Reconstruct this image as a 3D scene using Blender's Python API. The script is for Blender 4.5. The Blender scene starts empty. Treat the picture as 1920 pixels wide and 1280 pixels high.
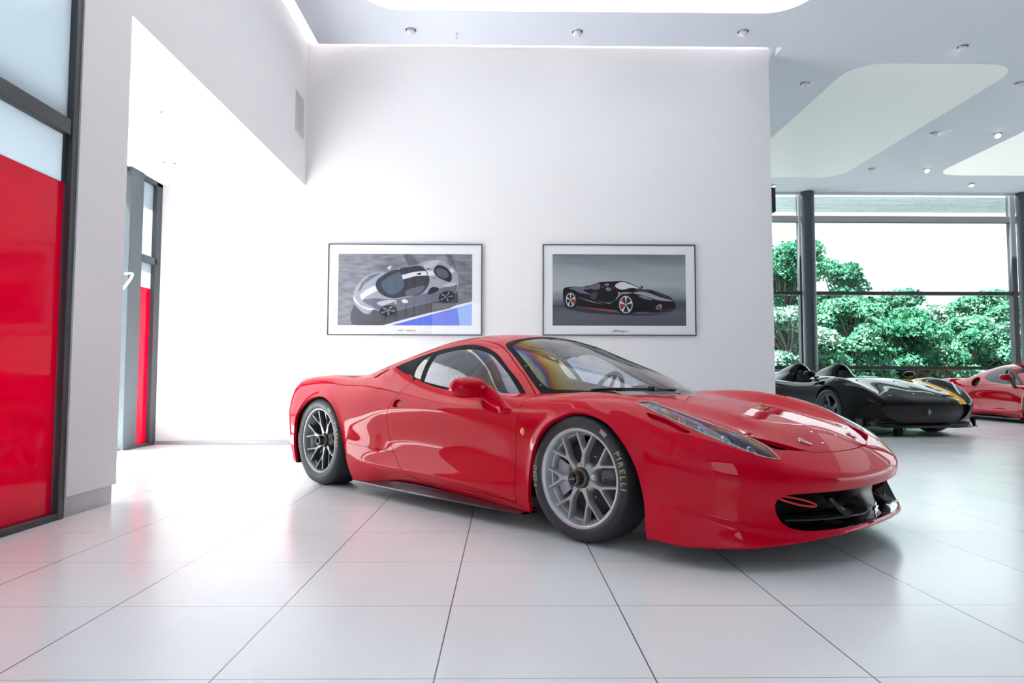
import bpy, bmesh, math, random
import numpy as np
from mathutils import Vector, Matrix
SC = bpy.context.scene
COL = SC.collection
PI = math.pi
rng = random.Random(7)

# ---------------------------------------------------------------- naming
def tag(o, label=None, cat=None, group=None, kind=None):
    if label: o['label'] = label
    if cat: o['category'] = cat
    if group: o['group'] = group
    if kind: o['kind'] = kind
    return o
def empty(name, loc=(0, 0, 0), rz=0, parent=None):
    o = bpy.data.objects.new(name, None); COL.objects.link(o)
    o.empty_display_size = .1
    o.location = loc; o.rotation_euler = (0, 0, rz)
    if parent: o.parent = parent
    return o
def link(name, me, mats, parent=None, loc=None):
    o = bpy.data.objects.new(name, me); COL.objects.link(o)
    if not isinstance(mats, (list, tuple)): mats = [mats]
    if len(me.materials) == 0:
        for m in mats: me.materials.append(m)
    if parent: o.parent = parent
    if loc is not None: o.location = loc
    return o
def copy_tree(o, parent=None):
    c = o.copy(); COL.objects.link(c)
    c.parent = parent
    for ch in list(o.children):
        copy_tree(ch, c)
    return c

# ---------------------------------------------------------------- mesh builder
class MB:
    def __init__(s): s.v = []; s.f = []; s.m = []; s.sm = []
    def add(s, vs, fs, mi=0, smooth=False):
        b = len(s.v); s.v += [tuple(v) for v in vs]
        s.f += [tuple(i + b for i in f) for f in fs]; s.m += [mi] * len(fs); s.sm += [smooth] * len(fs)
        return s
    def box(s, a, b, mi=0, M=None):
        x0, y0, z0 = a; x1, y1, z1 = b
        vs = [(x0, y0, z0), (x1, y0, z0), (x1, y1, z0), (x0, y1, z0), (x0, y0, z1), (x1, y0, z1), (x1, y1, z1), (x0, y1, z1)]
        if M is not None: vs = [M @ Vector(v) for v in vs]
        return s.add(vs, [(0, 3, 2, 1), (4, 5, 6, 7), (0, 1, 5, 4), (1, 2, 6, 5), (2, 3, 7, 6), (3, 0, 4, 7)], mi)
    def prism(s, poly, z0, z1, mi=0, M=None, smooth=False):
        n = len(poly)
        vs = [(p[0], p[1], z0) for p in poly] + [(p[0], p[1], z1) for p in poly]
        if M is not None: vs = [M @ Vector(v) for v in vs]
        fs = [tuple(range(n - 1, -1, -1)), tuple(range(n, 2 * n))]
        s.add(vs, fs, mi)
        return s.add(vs, [(i, (i + 1) % n, n + (i + 1) % n, n + i) for i in range(n)], mi, smooth)
    def lathe(s, prof, n=48, mi=0, M=None, cap=False, smooth=True, a0=0, a1=2 * PI):
        full = abs(a1 - a0 - 2 * PI) < 1e-6
        k = n if full else n + 1
        vs = []
        for i in range(k):
            a = a0 + (a1 - a0) * i / n
            for r, z in prof: vs.append((r * math.cos(a), r * math.sin(a), z))
        if M is not None: vs = [M @ Vector(v) for v in vs]
        p = len(prof); fs = []
        for i in range(n):
            j = (i + 1) % k
            for q in range(p - 1): fs.append((i * p + q, j * p + q, j * p + q + 1, i * p + q + 1))
        s.add(vs, fs, mi, smooth)
        if cap:
            s.add([vs[i * p] for i in range(k)], [tuple(range(k - 1, -1, -1))], mi)
            s.add([vs[i * p + p - 1] for i in range(k)], [tuple(range(k))], mi)
        return s
    def tube(s, pts, r, n=10, mi=0, closed=False, cap=True, smooth=True):
        pts = [Vector(p) for p in pts]; N = len(pts); rings = []
        up = None
        for i, p in enumerate(pts):
            if closed: t = pts[(i + 1) % N] - pts[i - 1]
            else: t = pts[min(i + 1, N - 1)] - pts[max(i - 1, 0)]
            t.normalize()
            if up is None:
                up = t.orthogonal().normalized()
            up = (up - t * up.dot(t)).normalized(); sd = t.cross(up)
            rr = r[i] if isinstance(r, (list, tuple)) else r
            rings.append([p + (up * math.cos(2 * PI * k / n) + sd * math.sin(2 * PI * k / n)) * rr for k in range(n)])
        vs = [v for R in rings for v in R]; fs = []
        for i in range(N if closed else N - 1):
            j = (i + 1) % N
            for k in range(n): fs.append((i * n + k, i * n + (k + 1) % n, j * n + (k + 1) % n, j * n + k))
        s.add(vs, fs, mi, smooth)
        if cap and not closed:
            s.add(rings[0], [tuple(range(n - 1, -1, -1))], mi); s.add(rings[-1], [tuple(range(n))], mi)
        return s
    def grid(s, P, mi=0, smooth=True, closed_u=False):
        nu = len(P); nv = len(P[0]); vs = [v for r in P for v in r]
        fs = [(i * nv + j, ((i + 1) % nu) * nv + j, ((i + 1) % nu) * nv + j + 1, i * nv + j + 1) for i in range(nu if closed_u else nu - 1) for j in range(nv - 1)]
        return s.add(vs, fs, mi, smooth)
    def mesh(s, name):
        me = bpy.data.meshes.new(name); me.from_pydata([tuple(v) for v in s.v], [], s.f)
        me.polygons.foreach_set('material_index', s.m); me.polygons.foreach_set('use_smooth', s.sm); me.update(); return me
    def build(s, name, mats, parent=None, bevel=0, seg=2, sub=0, weld=False, recalc=True):
        me = s.mesh(name)
        if weld or recalc or bevel:
            bm = bmesh.new(); bm.from_mesh(me)
            if weld: bmesh.ops.remove_doubles(bm, verts=bm.verts, dist=1e-5)
            if recalc: bmesh.ops.recalc_face_normals(bm, faces=bm.faces)
            bm.to_mesh(me); bm.free()
        o = link(name, me, mats, parent)
        if bevel:
            b = o.modifiers.new('bevel', 'BEVEL'); b.width = bevel; b.segments = seg; b.limit_method = 'ANGLE'; b.angle_limit = .6
        if sub:
            m = o.modifiers.new('sub', 'SUBSURF'); m.levels = sub; m.render_levels = sub
        return o

def cr(pts, n=8, closed=False):
    """Catmull-Rom through 2D/3D points; a point given as ('c', p) is a sharp corner."""
    P = []; C = []
    for p in pts:
        if p[0] == 'c': P.append(np.array(p[1], float)); C.append(True)
        else: P.append(np.array(p, float)); C.append(False)
    N = len(P); out = []
    for i in range(N if closed else N - 1):
        p1 = P[i]; p2 = P[(i + 1) % N]
        p0 = P[i - 1] if (i > 0 or closed) and not C[i] else 2 * p1 - p2
        p3 = P[(i + 2) % N] if (closed or i + 2 < N) and not C[(i + 1) % N] else 2 * p2 - p1
        d0 = max(np.linalg.norm(p1 - p0), 1e-6) ** .5; d1 = max(np.linalg.norm(p2 - p1), 1e-6) ** .5; d2 = max(np.linalg.norm(p3 - p2), 1e-6) ** .5
        m1 = (p1 - p0) / d0 - (p2 - p0) / (d0 + d1) + (p2 - p1) / d1
        m2 = (p2 - p1) / d1 - (p3 - p1) / (d1 + d2) + (p3 - p2) / d2
        m1 = m1 * d1; m2 = m2 * d1
        for k in range(n):
            t = k / n; t2 = t * t; t3 = t2 * t
            out.append((2 * t3 - 3 * t2 + 1) * p1 + (t3 - 2 * t2 + t) * m1 + (-2 * t3 + 3 * t2) * p2 + (t3 - t2) * m2)
    if not closed: out.append(P[-1])
    return np.array(out)

# ---------------------------------------------------------------- tensor splines
def spl_basis(xk, x):
    """matrix of natural cubic cardinal splines, clamped linearly outside"""
    xk = np.asarray(xk, float); n = len(xk); h = np.diff(xk)
    A = np.zeros((n, n)); B = np.zeros((n, n)); A[0, 0] = A[-1, -1] = 1
    for i in range(1, n - 1):
        A[i, i - 1] = h[i - 1]; A[i, i] = 2 * (h[i - 1] + h[i]); A[i, i + 1] = h[i]
        B[i, i - 1] = 6 / h[i - 1]; B[i, i] = -6 / h[i - 1] - 6 / h[i]; B[i, i + 1] = 6 / h[i]
    M = np.linalg.solve(A, B)
    x = np.asarray(x, float).ravel(); xc = np.clip(x, xk[0], xk[-1])
    i = np.clip(np.searchsorted(xk, xc) - 1, 0, n - 2); hh = h[i]
    a = (xk[i + 1] - xc) / hh; b = (xc - xk[i]) / hh
    R = M[i] * ((a ** 3 - a) * hh ** 2 / 6)[:, None] + M[i + 1] * ((b ** 3 - b) * hh ** 2 / 6)[:, None]
    R[np.arange(len(x)), i] += a; R[np.arange(len(x)), i + 1] += b
    return R
class Spl2:
    def __init__(s, xk, yk, T): s.x = np.array(xk, float); s.y = np.array(yk, float); s.T = np.array(T, float); assert s.T.shape == (len(xk), len(yk)), s.T.shape
    def __call__(s, x, y):
        x, y = np.broadcast_arrays(x, y); sh = x.shape
        return np.einsum('ni,ij,nj->n', spl_basis(s.x, x), s.T, spl_basis(s.y, y), optimize=True).reshape(sh)
    def grid(s, gx, gy): return spl_basis(s.x, gx) @ s.T @ spl_basis(s.y, gy).T
class Spl1:
    def __init__(s, xk, v): s.x = np.array(xk, float); s.v = np.array(v, float)
    def __call__(s, x):
        x = np.asarray(x, float); return (spl_basis(s.x, x) @ s.v).reshape(x.shape)

def smax(a, b, k):
    h = np.maximum(k - np.abs(a - b), 0) / k
    return np.maximum(a, b) + h * h * k * .25
def smin(a, b, k): return -smax(-a, -b, k)

# ---------------------------------------------------------------- implicit surface -> quad mesh
class PM:
    """polygon mesh with normals: V (n,3), N (n,3), F list of index tuples"""
    def __init__(s, V, N, F): s.V = V; s.N = N; s.F = F
    def compact(s):
        used = np.zeros(len(s.V), bool)
        for f in s.F: used[list(f)] = True
        idx = np.cumsum(used) - 1
        return PM(s.V[used], s.N[used], [tuple(int(idx[i]) for i in f) for f in s.F])
    def cut(s, sv):
        """split along sv = 0 -> (part sv>0, part sv<0)"""
        sv = np.where(np.abs(sv) < 1e-7, 1e-7, sv); pos = sv > 0
        V = list(s.V); N = list(s.N); FP = []; FN = []; E = {}
        for f in s.F:
            c = sum(1 for i in f if pos[i])
            if c == len(f): FP.append(f); continue
            if c == 0: FN.append(f); continue
            fp = []; fn = []
            for q in range(len(f)):
                i = f[q]; j = f[(q + 1) % len(f)]
                (fp if pos[i] else fn).append(i)
                if pos[i] != pos[j]:
                    k = (min(i, j), max(i, j)); e = E.get(k)
                    if e is None:
                        i0, j0 = k; t = sv[i0] / (sv[i0] - sv[j0]); t = min(max(t, .002), .998)
                        V.append(s.V[i0] * (1 - t) + s.V[j0] * t); N.append(s.N[i0] * (1 - t) + s.N[j0] * t); e = E[k] = len(V) - 1
                    fp.append(e); fn.append(e)
            if len(fp) > 2: FP.append(tuple(fp))
            if len(fn) > 2: FN.append(tuple(fn))
        V = np.array(V); N = np.array(N)
        return PM(V, N, FP).compact(), PM(V, N, FN).compact()
    def sel(s, mask_fn):
        c = np.array([s.V[list(f)].mean(0) for f in s.F]); n = np.array([s.N[list(f)].mean(0) for f in s.F])
        m = mask_fn(c, n)
        return PM(s.V, s.N, [f for f, q in zip(s.F, m) if q]).compact(), PM(s.V, s.N, [f for f, q in zip(s.F, m) if not q]).compact()
    def mirrored(s):
        V = s.V.copy(); V[:, 1] *= -1; N = s.N.copy(); N[:, 1] *= -1
        return PM(V, N, [tuple(reversed(f)) for f in s.F])
    def join(s, o):
        b = len(s.V); return PM(np.vstack([s.V, o.V]), np.vstack([s.N, o.N]), s.F + [tuple(i + b for i in f) for f in o.F])
    def pieces(s):
        par = list(range(len(s.V)))
        def find(i):
            while par[i] != i: par[i] = par[par[i]]; i = par[i]
            return i
        for f in s.F:
            r = find(f[0])
            for i in f[1:]: par[find(i)] = r
        g = {}
        for f in s.F: g.setdefault(find(f[0]), []).append(f)
        return [PM(s.V, s.N, fs).compact() for fs in g.values() if len(fs) > 12]
    def obj(s, name, mats, parent=None, flange=0.0, back=0.0, offset=0.0, two=False):
        """flange: boundary turned inward by that depth; offset moves along the normal"""
        N = s.N / np.maximum(np.linalg.norm(s.N, axis=1), 1e-9)[:, None]
        V = s.V + N * offset
        F = list(s.F); nf = len(F); VV = V
        cnt = {}
        if flange:
            for f in F:
                for q in range(len(f)):
                    i, j = f[q], f[(q + 1) % len(f)]; k = (min(i, j), max(i, j))
                    if k in cnt: cnt[k] = None
                    else: cnt[k] = (i, j)
            B = [e for e in cnt.values() if e and not (abs(V[e[0], 1]) < 1e-4 and abs(V[e[1], 1]) < 1e-4)]
            mp = {}; ext = []; dup = []
            for i, j in B:
                for q in (i, j):
                    if q not in mp:
                        mp[q] = len(V) + len(ext); ext.append(V[q] - N[q] * flange)
            if ext: VV = np.vstack([V, np.array(ext)])
            for i, j in B: F.append((j, i, mp[i], mp[j]))
        me = bpy.data.meshes.new(name); me.from_pydata(VV.tolist(), [], [tuple(f) for f in F])
        sm = np.ones(len(F), bool)
        me.polygons.foreach_set('use_smooth', sm); me.update()
        # explicit normals from the surface itself
        loops = np.zeros(len(me.loops), int); me.loops.foreach_get('vertex_index', loops)
        NN = np.zeros((len(loops), 3)); tot = sum(len(f) for f in F[:nf])
        NN[:tot] = N[loops[:tot]]
        li = tot
        for p in F[nf:]:
            a, b, c = (VV[p[0]], VV[p[1]], VV[p[2]]); n = np.cross(b - a, c - a); l = np.linalg.norm(n)
            NN[li:li + len(p)] = n / l if l > 1e-12 else (0, 0, 1); li += len(p)
        me.normals_split_custom_set([tuple(n) for n in NN])
        return link(name, me, mats, parent)

def surface_nets(F, lo, hi, d, half=True):
    """F(x,w,z) arrays -> PM for the half w>=0 (mirrored and welded when half)"""
    gx = np.arange(lo[0], hi[0] + d, d); gz = np.arange(lo[2], hi[2] + d, d)
    gw = np.arange(-.5 * d, hi[1] + d, d)
    f = F(gx[:, None, None], gw[None, :, None], gz[None, None, :], (gx, gw, gz))
    f = np.where(np.abs(f) < 1e-9, 1e-9, f)
    sg = f < 0
    nx, nw, nz = f.shape
    c = sg[:-1, :-1, :-1].astype(np.int8)
    cnt = np.zeros((nx - 1, nw - 1, nz - 1), np.int16)
    for a in (0, 1):
        for b in (0, 1):
            for e in (0, 1): cnt += sg[a:nx - 1 + a, b:nw - 1 + b, e:nz - 1 + e]
    act = (cnt > 0) & (cnt < 8)
    I = np.argwhere(act); ids = -np.ones(act.shape, int); ids[act] = np.arange(len(I))
    acc = np.zeros((len(I), 3)); n = np.zeros(len(I))
    cor = [(a, b, e) for a in (0, 1) for b in (0, 1) for e in (0, 1)]
    fv = {q: f[I[:, 0] + q[0], I[:, 1] + q[1], I[:, 2] + q[2]] for q in cor}
    for p in cor:
        for ax in range(3):
            if p[ax] == 0:
                q = list(p); q[ax] = 1; q = tuple(q); u, v = fv[p], fv[q]; m = (u < 0) != (v < 0)
                t = np.where(m, u / np.where(m, u - v, 1), 0); pt = np.tile(np.array(p, float), (len(I), 1)); pt[:, ax] += t
                acc[m] += pt[m]; n[m] += 1
    V = (I + acc / n[:, None]) * d + np.array([gx[0], gw[0], gz[0]])
    quads = []
    for ax in range(3):
        o1, o2 = [(1, 2), (2, 0), (0, 1)][ax]
        sl0 = [slice(None)] * 3; sl1 = [slice(None)] * 3; sl0[ax] = slice(0, -1); sl1[ax] = slice(1, None)
        a = sg[tuple(sl0)]; b = sg[tuple(sl1)]; cr_ = np.argwhere(a != b)
        lim = np.array([nx, nw, nz])
        ok = (cr_[:, o1] > 0) & (cr_[:, o2] > 0) & (cr_[:, o1] < lim[o1] - 1) & (cr_[:, o2] < lim[o2] - 1)
        cr_ = cr_[ok]; flip = a[cr_[:, 0], cr_[:, 1], cr_[:, 2]]
        def idx(d1, d2):
            q = cr_.copy(); q[:, o1] += d1; q[:, o2] += d2; return ids[q[:, 0], q[:, 1], q[:, 2]]
        Q = np.stack([idx(-1, -1), idx(0, -1), idx(0, 0), idx(-1, 0)], 1)
        Q[~flip] = Q[~flip][:, ::-1]
        quads.append(Q)
    Q = np.vstack(quads); Q = Q[(Q >= 0).all(1)]
    def g(V):
        e = 2e-4; out = []
        f0 = F(V[:, 0], np.abs(V[:, 1]), V[:, 2], None)
        for ax in range(3):
            D = V.copy(); D[:, ax] += e; D2 = V.copy(); D2[:, ax] -= e
            out.append((F(D[:, 0], np.abs(D[:, 1]), D[:, 2], None) - F(D2[:, 0], np.abs(D2[:, 1]), D2[:, 2], None)) / (2 * e))
        return f0, np.stack(out, 1)
    mid = I[:, 1] == 0
    for it in range(4):
        V[mid, 1] = 0
        f0, G = g(V); G[mid, 1] = 0; st = -f0 / np.maximum((G ** 2).sum(1), .05)
        dv = G * st[:, None]; l = np.linalg.norm(dv, axis=1); k = np.minimum(1, d * .7 / np.maximum(l, 1e-9)); V = V + dv * k[:, None]
    V[mid, 1] = 0
    f0, G = g(V); G[mid, 1] = 0
    N = G / np.maximum(np.linalg.norm(G, axis=1), 1e-9)[:, None]
    return PM(V, N, [tuple(q) for q in Q.tolist()]).compact()

def sdf_poly(P, poly):
    """signed distance (negative inside) of points P (n,2) to closed polygon"""
    poly = np.asarray(poly); d2 = np.full(len(P), 1e9); ins = np.zeros(len(P), bool)
    for i in range(len(poly)):
        a = poly[i]; b = poly[(i + 1) % len(poly)]; e = b - a; w = P - a
        t = np.clip((w @ e) / max(e @ e, 1e-12), 0, 1); q = w - t[:, None] * e; d2 = np.minimum(d2, (q ** 2).sum(1))
        c = ((a[1] <= P[:, 1]) & (b[1] > P[:, 1])) | ((b[1] <= P[:, 1]) & (a[1] > P[:, 1]))
        with np.errstate(divide='ignore', invalid='ignore'):
            xx = a[0] + (P[:, 1] - a[1]) / (b[1] - a[1] if b[1] != a[1] else 1e-12) * e[0]
        ins ^= c & (P[:, 0] < xx)
    d = np.sqrt(d2); return np.where(ins, -d, d)
def dist_line(P, line):
    line = np.asarray(line); d2 = np.full(len(P), 1e9)
    for i in range(len(line) - 1):
        a = line[i]; e = line[i + 1] - a; w = P - a
        t = np.clip((w @ e) / max(e @ e, 1e-12), 0, 1); q = w - t[:, None] * e; d2 = np.minimum(d2, (q ** 2).sum(1))
    return np.sqrt(d2)
# ================================================================ materials
MAT = {}
def mat(name, col=(.8, .8, .8), rough=.5, metal=0, coat=0, coat_r=.03, spec=.5, emit=None, es=1, ior=1.5, alpha=1):
    m = bpy.data.materials.new(name); m.use_nodes = True; b = m.node_tree.nodes['Principled BSDF']
    b.inputs['Base Color'].default_value = (*col, 1); b.inputs['Roughness'].default_value = rough; b.inputs['Metallic'].default_value = metal
    b.inputs['Coat Weight'].default_value = coat; b.inputs['Coat Roughness'].default_value = coat_r; b.inputs['Specular IOR Level'].default_value = spec
    b.inputs['IOR'].default_value = ior
    if emit: b.inputs['Emission Color'].default_value = (*emit, 1); b.inputs['Emission Strength'].default_value = es
    MAT[name] = m; return m
def N(m, t, **k):
    n = m.node_tree.nodes.new(t)
    for a, v in k.items():
        if a.startswith('i_'): n.inputs[a[2:].replace('_', ' ')].default_value = v
        else: setattr(n, a, v)
    return n
def L(m, a, b): m.node_tree.links.new(a, b)
def bsdf(m): return m.node_tree.nodes['Principled BSDF']
def rough_noise(m, scale=8, lo=.1, hi=.2, bump=0):
    tc = N(m, 'ShaderNodeTexCoord'); n = N(m, 'ShaderNodeTexNoise'); n.inputs['Scale'].default_value = scale; n.inputs['Detail'].default_value = 4
    L(m, tc.outputs['Object'], n.inputs['Vector']); r = N(m, 'ShaderNodeMapRange'); r.inputs['To Min'].default_value = lo; r.inputs['To Max'].default_value = hi
    L(m, n.outputs['Fac'], r.inputs['Value']); L(m, r.outputs['Result'], bsdf(m).inputs['Roughness'])
    if bump:
        b = N(m, 'ShaderNodeBump'); b.inputs['Strength'].default_value = bump; b.inputs['Distance'].default_value = .002
        L(m, n.outputs['Fac'], b.inputs['Height']); L(m, b.outputs['Normal'], bsdf(m).inputs['Normal'])
    return m
def glass(name, tint=(.9, .93, .93), refl=1.0, rough=.0, rainbow=0, scale=2.0, ior=1.5):
    """thin pane: clear transmission plus a fresnel reflection, optional stress-pattern colours of polycarbonate"""
    m = bpy.data.materials.new(name); m.use_nodes = True; nt = m.node_tree; nt.nodes.clear()
    out = N(m, 'ShaderNodeOutputMaterial'); tr = N(m, 'ShaderNodeBsdfTransparent'); gl = N(m, 'ShaderNodeBsdfGlossy'); mx = N(m, 'ShaderNodeMixShader'); fr = N(m, 'ShaderNodeFresnel')
    fr.inputs['IOR'].default_value = ior; gl.inputs['Roughness'].default_value = rough; tr.inputs['Color'].default_value = (*tint, 1)
    # the back face of a pane must not turn into total reflection: always use the outside index
    geo = N(m, 'ShaderNodeNewGeometry'); iv = N(m, 'ShaderNodeMapRange'); iv.inputs['To Min'].default_value = ior; iv.inputs['To Max'].default_value = 1 / ior
    L(m, geo.outputs['Backfacing'], iv.inputs['Value']); L(m, iv.outputs['Result'], fr.inputs['IOR'])
    mul = N(m, 'ShaderNodeMath', operation='MULTIPLY'); mul.use_clamp = True; mul.inputs[1].default_value = refl
    L(m, fr.outputs[0], mul.inputs[0]); L(m, mul.outputs[0], mx.inputs[0]); L(m, tr.outputs[0], mx.inputs[1]); L(m, gl.outputs[0], mx.inputs[2]); L(m, mx.outputs[0], out.inputs[0])
    if rainbow:
        tc = N(m, 'ShaderNodeTexCoord'); n = N(m, 'ShaderNodeTexNoise'); n.inputs['Scale'].default_value = scale; n.inputs['Detail'].default_value = 1.5; n.inputs['Distortion'].default_value = .8
        L(m, tc.outputs['Object'], n.inputs['Vector'])
        r = N(m, 'ShaderNodeValToRGB'); e = r.color_ramp.elements
        cols = [(.30, (.85, .86, .86)), (.40, (.80, .84, .95)), (.46, (.35, .50, .90)), (.51, (.90, .92, .85)), (.56, (.95, .75, .25)), (.60, (.75, .30, .55)), (.65, (.4, .5, .9)), (.72, (.85, .88, .86))]
        e[0].position = cols[0][0]; e[0].color = (*cols[0][1], 1); e[1].position = cols[-1][0]; e[1].color = (*cols[-1][1], 1)
        for p, c in cols[1:-1]:
            q = e.new(p); q.color = (*c, 1)
        L(m, n.outputs['Fac'], r.inputs[0]); mc = N(m, 'ShaderNodeMix', data_type='RGBA'); mc.inputs[0].default_value = rainbow; mc.inputs[6].default_value = (*tint, 1)
        L(m, r.outputs[0], mc.inputs[7]); L(m, mc.outputs[2], tr.inputs['Color']); L(m, mc.outputs[2], gl.inputs['Color'])
    MAT[name] = m; return m
M_red = mat('red_paint', (.57, .0003, .016), .45, coat=1, coat_r=.015, spec=.0); bsdf(M_red).inputs['Coat IOR'].default_value = 1.38; bsdf(M_red).inputs['Coat Weight'].default_value = .75; bsdf(M_red).inputs['IOR'].default_value = 1.001
M_black_paint = mat('black_paint', (.004, .005, .005), .45, coat=1, coat_r=.02, spec=0, ior=1.001)
bsdf(list(MAT.values())[-1]).inputs['Coat IOR'].default_value = 1.27
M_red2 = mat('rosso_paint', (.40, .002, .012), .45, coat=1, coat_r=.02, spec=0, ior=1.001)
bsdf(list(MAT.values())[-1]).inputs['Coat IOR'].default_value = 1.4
M_black_gloss = mat('black_gloss', (.008, .008, .009), .12, coat=.5)
M_black_sat = rough_noise(mat('black_satin', (.018, .018, .02), .4), 30, .32, .46)
M_trim = mat('glazing_trim_black', (.016, .016, .018), .5, spec=.15, ior=1.2)
M_black_matt = rough_noise(mat('black_matt', (.012, .012, .013), .75), 40, .65, .85)
M_rubber = rough_noise(mat('tyre_rubber', (.022, .024, .028), .5), 60, .38, .62, .25)
M_tyre_text = rough_noise(mat('tyre_lettering', (.36, .30, .20), .7), 80, .6, .8)
M_rim = rough_noise(mat('rim_silver', (.52, .535, .555), .34, metal=.6), 50, .32, .42)
M_rim_rear = rough_noise(mat('rim_silver_shaded', (.20, .21, .22), .3, metal=.85), 50, .26, .34)  # same silver as the front, its dim reflections put into the colour
M_rim_dark = rough_noise(mat('rim_graphite', (.16, .17, .18), .35, metal=1), 50, .3, .4)
M_steel = rough_noise(mat('bright_steel', (.75, .75, .76), .18, metal=1), 60, .12, .22)
M_bronze = rough_noise(mat('bronze_nut', (.16, .13, .10), .4, metal=1), 60, .35, .5)
M_disc = rough_noise(mat('brake_disc', (.10, .10, .105), .35, metal=.6), 90, .3, .5)
M_caliper = mat('caliper_grey', (.42, .43, .46), .35, metal=.4)
M_amber = mat('amber_lens', (.85, .30, .02), .1, coat=1)
M_tailred = mat('tail_lens', (.45, .01, .015), .1, coat=1)
M_strap = mat('tow_strap_red', (.75, .03, .03), .6)
M_gold = mat('yellow_paint', (.95, .47, .0), .5, coat=.6, spec=0, ior=1.001)
M_fabric = rough_noise(mat('seat_fabric', (.018, .018, .02), .9), 120, .85, .95, .3)
M_dash = rough_noise(mat('dash_alcantara', (.03, .03, .033), .85), 120, .8, .9, .2)
M_wsglass = glass('windscreen_polycarbonate', (.86, .88, .88), 1.5)
def stress(m):
    """colour bands of strained polycarbonate along the near-side edge, fading towards the middle"""
    tr = [n for n in m.node_tree.nodes if n.type == 'BSDF_TRANSPARENT'][0]; gl = [n for n in m.node_tree.nodes if n.type == 'BSDF_GLOSSY'][0]
    tc = N(m, 'ShaderNodeTexCoord'); s = N(m, 'ShaderNodeSeparateXYZ'); L(m, tc.outputs['Object'], s.inputs[0])
    n = N(m, 'ShaderNodeTexNoise'); n.inputs['Scale'].default_value = 3.2; n.inputs['Detail'].default_value = .5; L(m, tc.outputs['Object'], n.inputs['Vector'])
    ab_ = N(m, 'ShaderNodeMath', operation='ABSOLUTE'); L(m, s.outputs[1], ab_.inputs[0])
    e1 = N(m, 'ShaderNodeMath', operation='MULTIPLY_ADD'); e1.inputs[1].default_value = -.3125; L(m, s.outputs[0], e1.inputs[0]); L(m, ab_.outputs[0], e1.inputs[2])   # |y| - .3125 x : .78 at the edge
    e2 = N(m, 'ShaderNodeMath', operation='MULTIPLY_ADD'); e2.inputs[1].default_value = -.22; L(m, n.outputs['Fac'], e2.inputs[0]); L(m, e1.outputs[0], e2.inputs[2])
    r = N(m, 'ShaderNodeValToRGB'); e = r.color_ramp.elements
    st = [(.30, (.86, .88, .88)), (.42, (.74, .79, .86)), (.48, (.88, .88, .84)), (.545, (.88, .82, .50)), (.60, (.86, .60, .16)), (.635, (.66, .24, .26)), (.655, (.34, .24, .72)), (.668, (.36, .72, .70)), (.685, (.80, .85, .6))]
    e[0].position, e[0].color = st[0][0], (*st[0][1], 1); e[1].position, e[1].color = st[-1][0], (*st[-1][1], 1)
    for p_, c in st[1:-1]: q = e.new(p_); q.color = (*c, 1)
    L(m, e2.outputs[0], r.inputs[0]); L(m, r.outputs[0], tr.inputs['Color']); L(m, r.outputs[0], gl.inputs['Color'])
stress(M_wsglass)
M_sideglass = glass('side_window_polycarbonate', (.86, .89, .90), 3.0, rainbow=.45, scale=2.2)
M_lampglass = glass('lamp_cover', (.86, .88, .90), 1.6, rainbow=.75, scale=4.0)
M_lampin = mat('lamp_housing', (.22, .24, .27), .3, metal=.6)
M_refl = mat('lamp_reflector', (.75, .76, .8), .08, metal=1)
M_carbon = mat('carbon_skirt', (.03, .035, .045), .22, coat=.6)
M_white_plastic = mat('white_plastic', (.8, .8, .81), .4)
M_yellow = mat('badge_yellow', (.8, .6, .02), .4)
M_cyanglass = glass('car_glass_dark', (.35, .38, .38), 1.4)
# ================================================================ red race car: body surface as a field (x forward from front axle, w sideways, z up)
RX = [-3.6, -3.3, -3.0, -2.75, -2.45, -2.24, -2.05, -1.88, -1.6, -1.4, -1.14, -.8, -.5, -.2, .05, .3, .5, .65, .8, .95, 1.1, 1.25]
RW = [0, .2, .35, .5, .62, .74, .84, .92, 1.0]
R_TOP = Spl2(RX, RW, [
 [.77, .77, .77, .77, .77, .76, .74, .70, .64],
 [.80, .80, .80, .80, .805, .805, .79, .745, .66],
 [.80, .80, .80, .805, .825, .842, .828, .775, .68],
 [.79, .79, .79, .80, .825, .852, .838, .785, .69],
 [.78, .78, .78, .79, .815, .843, .828, .775, .68],
 [.77, .77, .77, .785, .812, .832, .818, .765, .67],
 [.77, .77, .77, .79, .83, .862, .825, .760, .665],
 [.78, .78, .78, .80, .86, .898, .835, .755, .655],
 [.77, .77, .77, .79, .83, .865, .812, .735, .63],
 [.76, .76, .76, .77, .80, .825, .782, .712, .61],
 [.74, .74, .74, .745, .76, .778, .748, .690, .595],
 [.735, .735, .735, .735, .74, .748, .728, .674, .58],
 [.728, .73, .73, .73, .732, .734, .712, .664, .58],
 [.735, .735, .733, .731, .736, .744, .724, .672, .58],
 [.724, .722, .718, .704, .722, .746, .728, .672, .57],
 [.690, .687, .680, .658, .680, .712, .695, .630, .52],
 [.652, .648, .640, .617, .634, .658, .640, .565, .45],
 [.613, .609, .602, .581, .588, .602, .575, .50, .38],
 [.562, .558, .548, .538, .534, .528, .485, .40, .28],
 [.480, .478, .470, .458, .442, .412, .36, .28, .18],
 [.375, .373, .365, .35, .32, .27, .21, .15, .08],
 [.25, .25, .24, .23, .20, .16, .10, .05, .0]])
SX = [-3.5, -3.2, -2.9, -2.65, -2.4, -2.1, -1.8, -1.5, -1.1, -.7, -.38, 0, .42]
SZ = [.06, .12, .17, .215, .26, .36, .46, .56, .64, .72, .82]
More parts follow.
